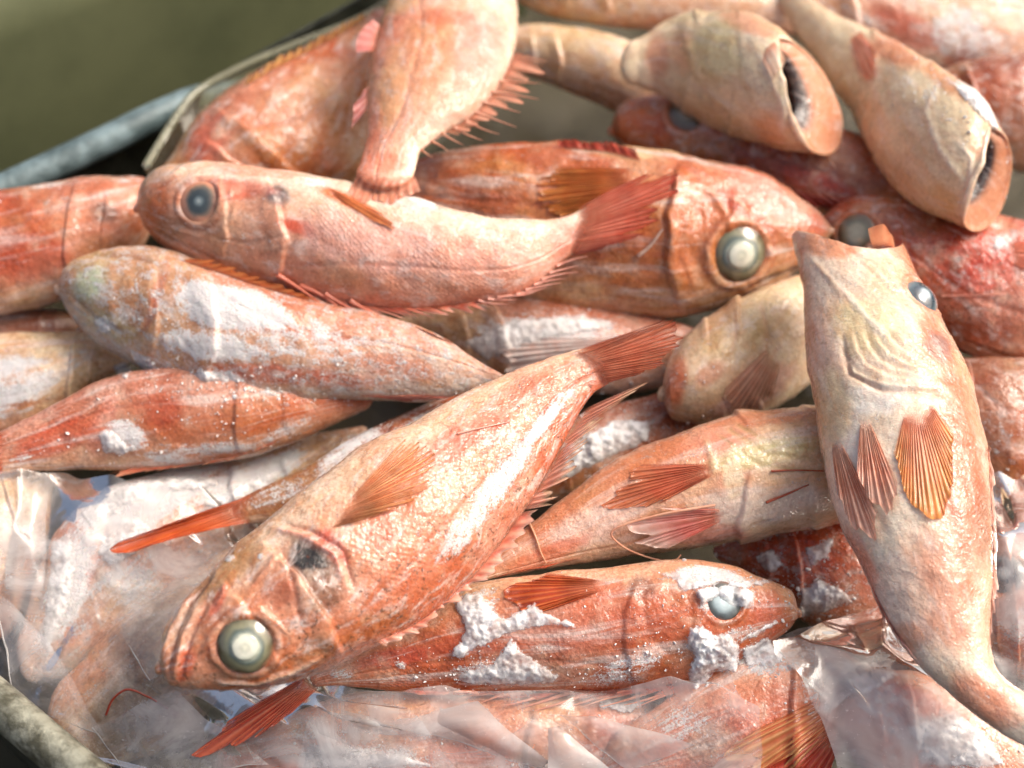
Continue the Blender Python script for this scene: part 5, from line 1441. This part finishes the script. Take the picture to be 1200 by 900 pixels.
crust('ice_crust', 'two merged frost beads on the jaw of the stubby frosted fish', [(157, 414), (168, 412), (180, 428), (198, 426), (198, 438), (176, 438)], .0035, ['frosted'], mat=M_FROST, seed=43, edge=5)
crust('ice_crust', 'white frost tuft at the snout of the stubby frosted fish', [(108, 376), (122, 366), (138, 380), (126, 394), (112, 392)], .0035, ['frosted'], mat=M_FROST, seed=45)
crust('ice_chunk', 'yellowish slime lump hanging below the stubby frosted fish', [(128, 430), (146, 420), (160, 430), (150, 448), (136, 440)], .004, ['leftpale', 'lefttail'], seed=47)
crust('ice_crust', 'frost patch on the back of the red fish at the right edge', [(1160, 282), (1178, 270), (1192, 276), (1178, 292), (1168, 300)], .0022, ['redright'], mat=M_FROST, seed=51)
crust('ice_chunk', 'frost lump between the belly-up fish and the red fish', [(1112, 386), (1118, 380), (1124, 394), (1116, 398)], .004, ['redright'], seed=53)
crust('ice_chunk', 'flat clear ice shard lying on the bag at the bottom left', [(143, 876), (158, 867), (168, 872), (165, 884), (148, 885)], .003, ['bagunder', 'bagfish'], seed=57, edge=4, rough=.2)
crust('ice_crust', 'milky frost over the fish at the bottom right corner', [(1060, 850), (1120, 830), (1160, 860), (1185, 900), (1080, 900)], .003, ['frontright'], mat=M_FROST, seed=61)
crust('ice_crust', 'white frost under the plastic left of the bottom right fish', [(985, 770), (1040, 775), (1060, 790), (1010, 820), (980, 800)], .003, ['frontmid', 'frontright'], mat=M_FROST, seed=63)
crust('ice_crust', 'white frost over the front of the fish under the folds', [(360, 868), (410, 872), (470, 880), (520, 900), (350, 905)], .004, ['bagfront'], mat=M_FROST, seed=67)
crust('ice_crust', 'row of frost crystals below the spines of the red fish', [(700, 815), (745, 812), (765, 822), (740, 838), (700, 832)], .005, ['bagfront', 'frontmid'], mat=M_FROST, seed=69)
crust('ice_crust', 'grainy frost band on the back of the whitish bagged fish', [(92, 600), (120, 572), (180, 556), (250, 556), (262, 570), (190, 580), (140, 596), (110, 628)], .0035, ['bagfish'], mat=M_FROST, seed=71)
crust('ice_crust', 'long frost streak down the left flank of the bagged fish', [(60, 630), (84, 620), (92, 660), (80, 720), (58, 770), (46, 750)], .003, ['bagfish'], mat=M_FROST, seed=73)
crust('ice_crust', 'frost clump in the middle of the bagged fish under the orange tail', [(120, 610), (160, 600), (186, 622), (160, 650), (130, 668), (112, 650)], .004, ['bagfish'], mat=M_FROST, seed=75)
crust('ice_crust', 'thin frost along the top edge beside the orange tail', [(230, 590), (300, 556), (334, 548), (322, 568), (262, 604)], .003, ['bagfish'], mat=M_FROST, seed=77)
crust('ice_crust', 'crumbly ice bed in the gap right of the main fish', [(660, 520), (720, 490), (770, 490), (760, 520), (700, 545), (650, 570)], .004, ['gapmid'], mat=M_ICE, seed=79)
crust('ice_crust', 'white frost on the finned flank near the centre', [(540, 400), (600, 372), (680, 366), (740, 380), (640, 400), (570, 425)], .002, ['whitemid'], mat=M_FROST, seed=81)
crumbs('frost_crumbs', 'loose white frost crumbs sprinkled over the fish and the plastic', [
    (640, 740, 260, 90, 0, 420, 0.81), (600, 790, 150, 26, 0, 240, 1.05), (740, 780, 150, 30, -20, 200, 0.93), (850, 730, 120, 90, 0, 260, 0.99),
    (250, 430, 260, 70, 10, 420, 0.93), (280, 455, 120, 22, 8, 260, 1.24), (150, 420, 90, 60, 30, 120, 0.99), (200, 520, 260, 40, -4, 220, 0.93),
    (1160, 300, 120, 90, 0, 160, 0.93), (1110, 110, 140, 60, 40, 220, 0.99), (880, 790, 220, 70, 0, 420, 0.81), (430, 870, 260, 60, 0, 300, 0.99),
    (160, 600, 160, 110, -20, 240, 1.05), (1090, 860, 200, 80, 20, 380, 0.99), (430, 520, 160, 60, -28, 300, 0.99), (700, 500, 160, 80, -20, 220, 1.05),
    (640, 400, 200, 50, 0, 160, 0.87), (60, 225, 200, 24, -3, 90, 0.99), (930, 690, 140, 60, 0, 260, 1.24), (1190, 700, 60, 200, 0, 160, 0.93)], ALL, skip=('mainfish', 'bellyup', 'pinktop', 'bigeye', 'hanging', 'gape', 'paleside'))

# loose feelers and threads
thread('shrimp_feeler', [(124, 838), (132, 820), (150, 808), (172, 816), (205, 836), (240, 860)], 1.5, (186, 70, 44), ['bagunder', 'bagfish', 'bagfront'], lift=.010,
       label='thin red feeler bent over the plastic at the bottom left', cat='feeler')
thread('fin_filament', [(620, 612), (628, 630), (634, 648), (640, 660)], 1.6, (240, 196, 160), ['paleside'], FISH['paleside'].obj)
thread('fin_filament', [(838, 592), (770, 604), (716, 626), (740, 646), (790, 658), (798, 650)], 1.8, (232, 180, 150), ['paleside'], FISH['paleside'].obj, lift=.004)
thread('shrimp_feeler', [(904, 552), (930, 551), (966, 552)], 1.4, (176, 74, 30), ['paleside'], lift=.001, label='short straight feeler on the pale fish beside the belly-up one', cat='feeler')
thread('shrimp_feeler', [(898, 589), (920, 580), (948, 568)], 1.8, (176, 74, 30), ['paleside'], lift=.001, label='short slanting feeler lower on the pale fish', cat='feeler')
thread('fin_filament', [(1104, 347), (1140, 346), (1178, 345)], 1.0, (230, 170, 150), ['redright'], FISH['redright'].obj)
thread('fin_filament', [(536, 508), (570, 500), (598, 494)], 1.2, (236, 190, 170), ['mainfish'], FISH['mainfish'].obj)
thread('fin_filament', [(748, 300), (760, 290), (777, 268)], 2.4, (226, 206, 190), ['bigeye'], FISH['bigeye'].obj)
for o in bpy.data.objects:
    if '_origin' in o:
        del o['_origin']
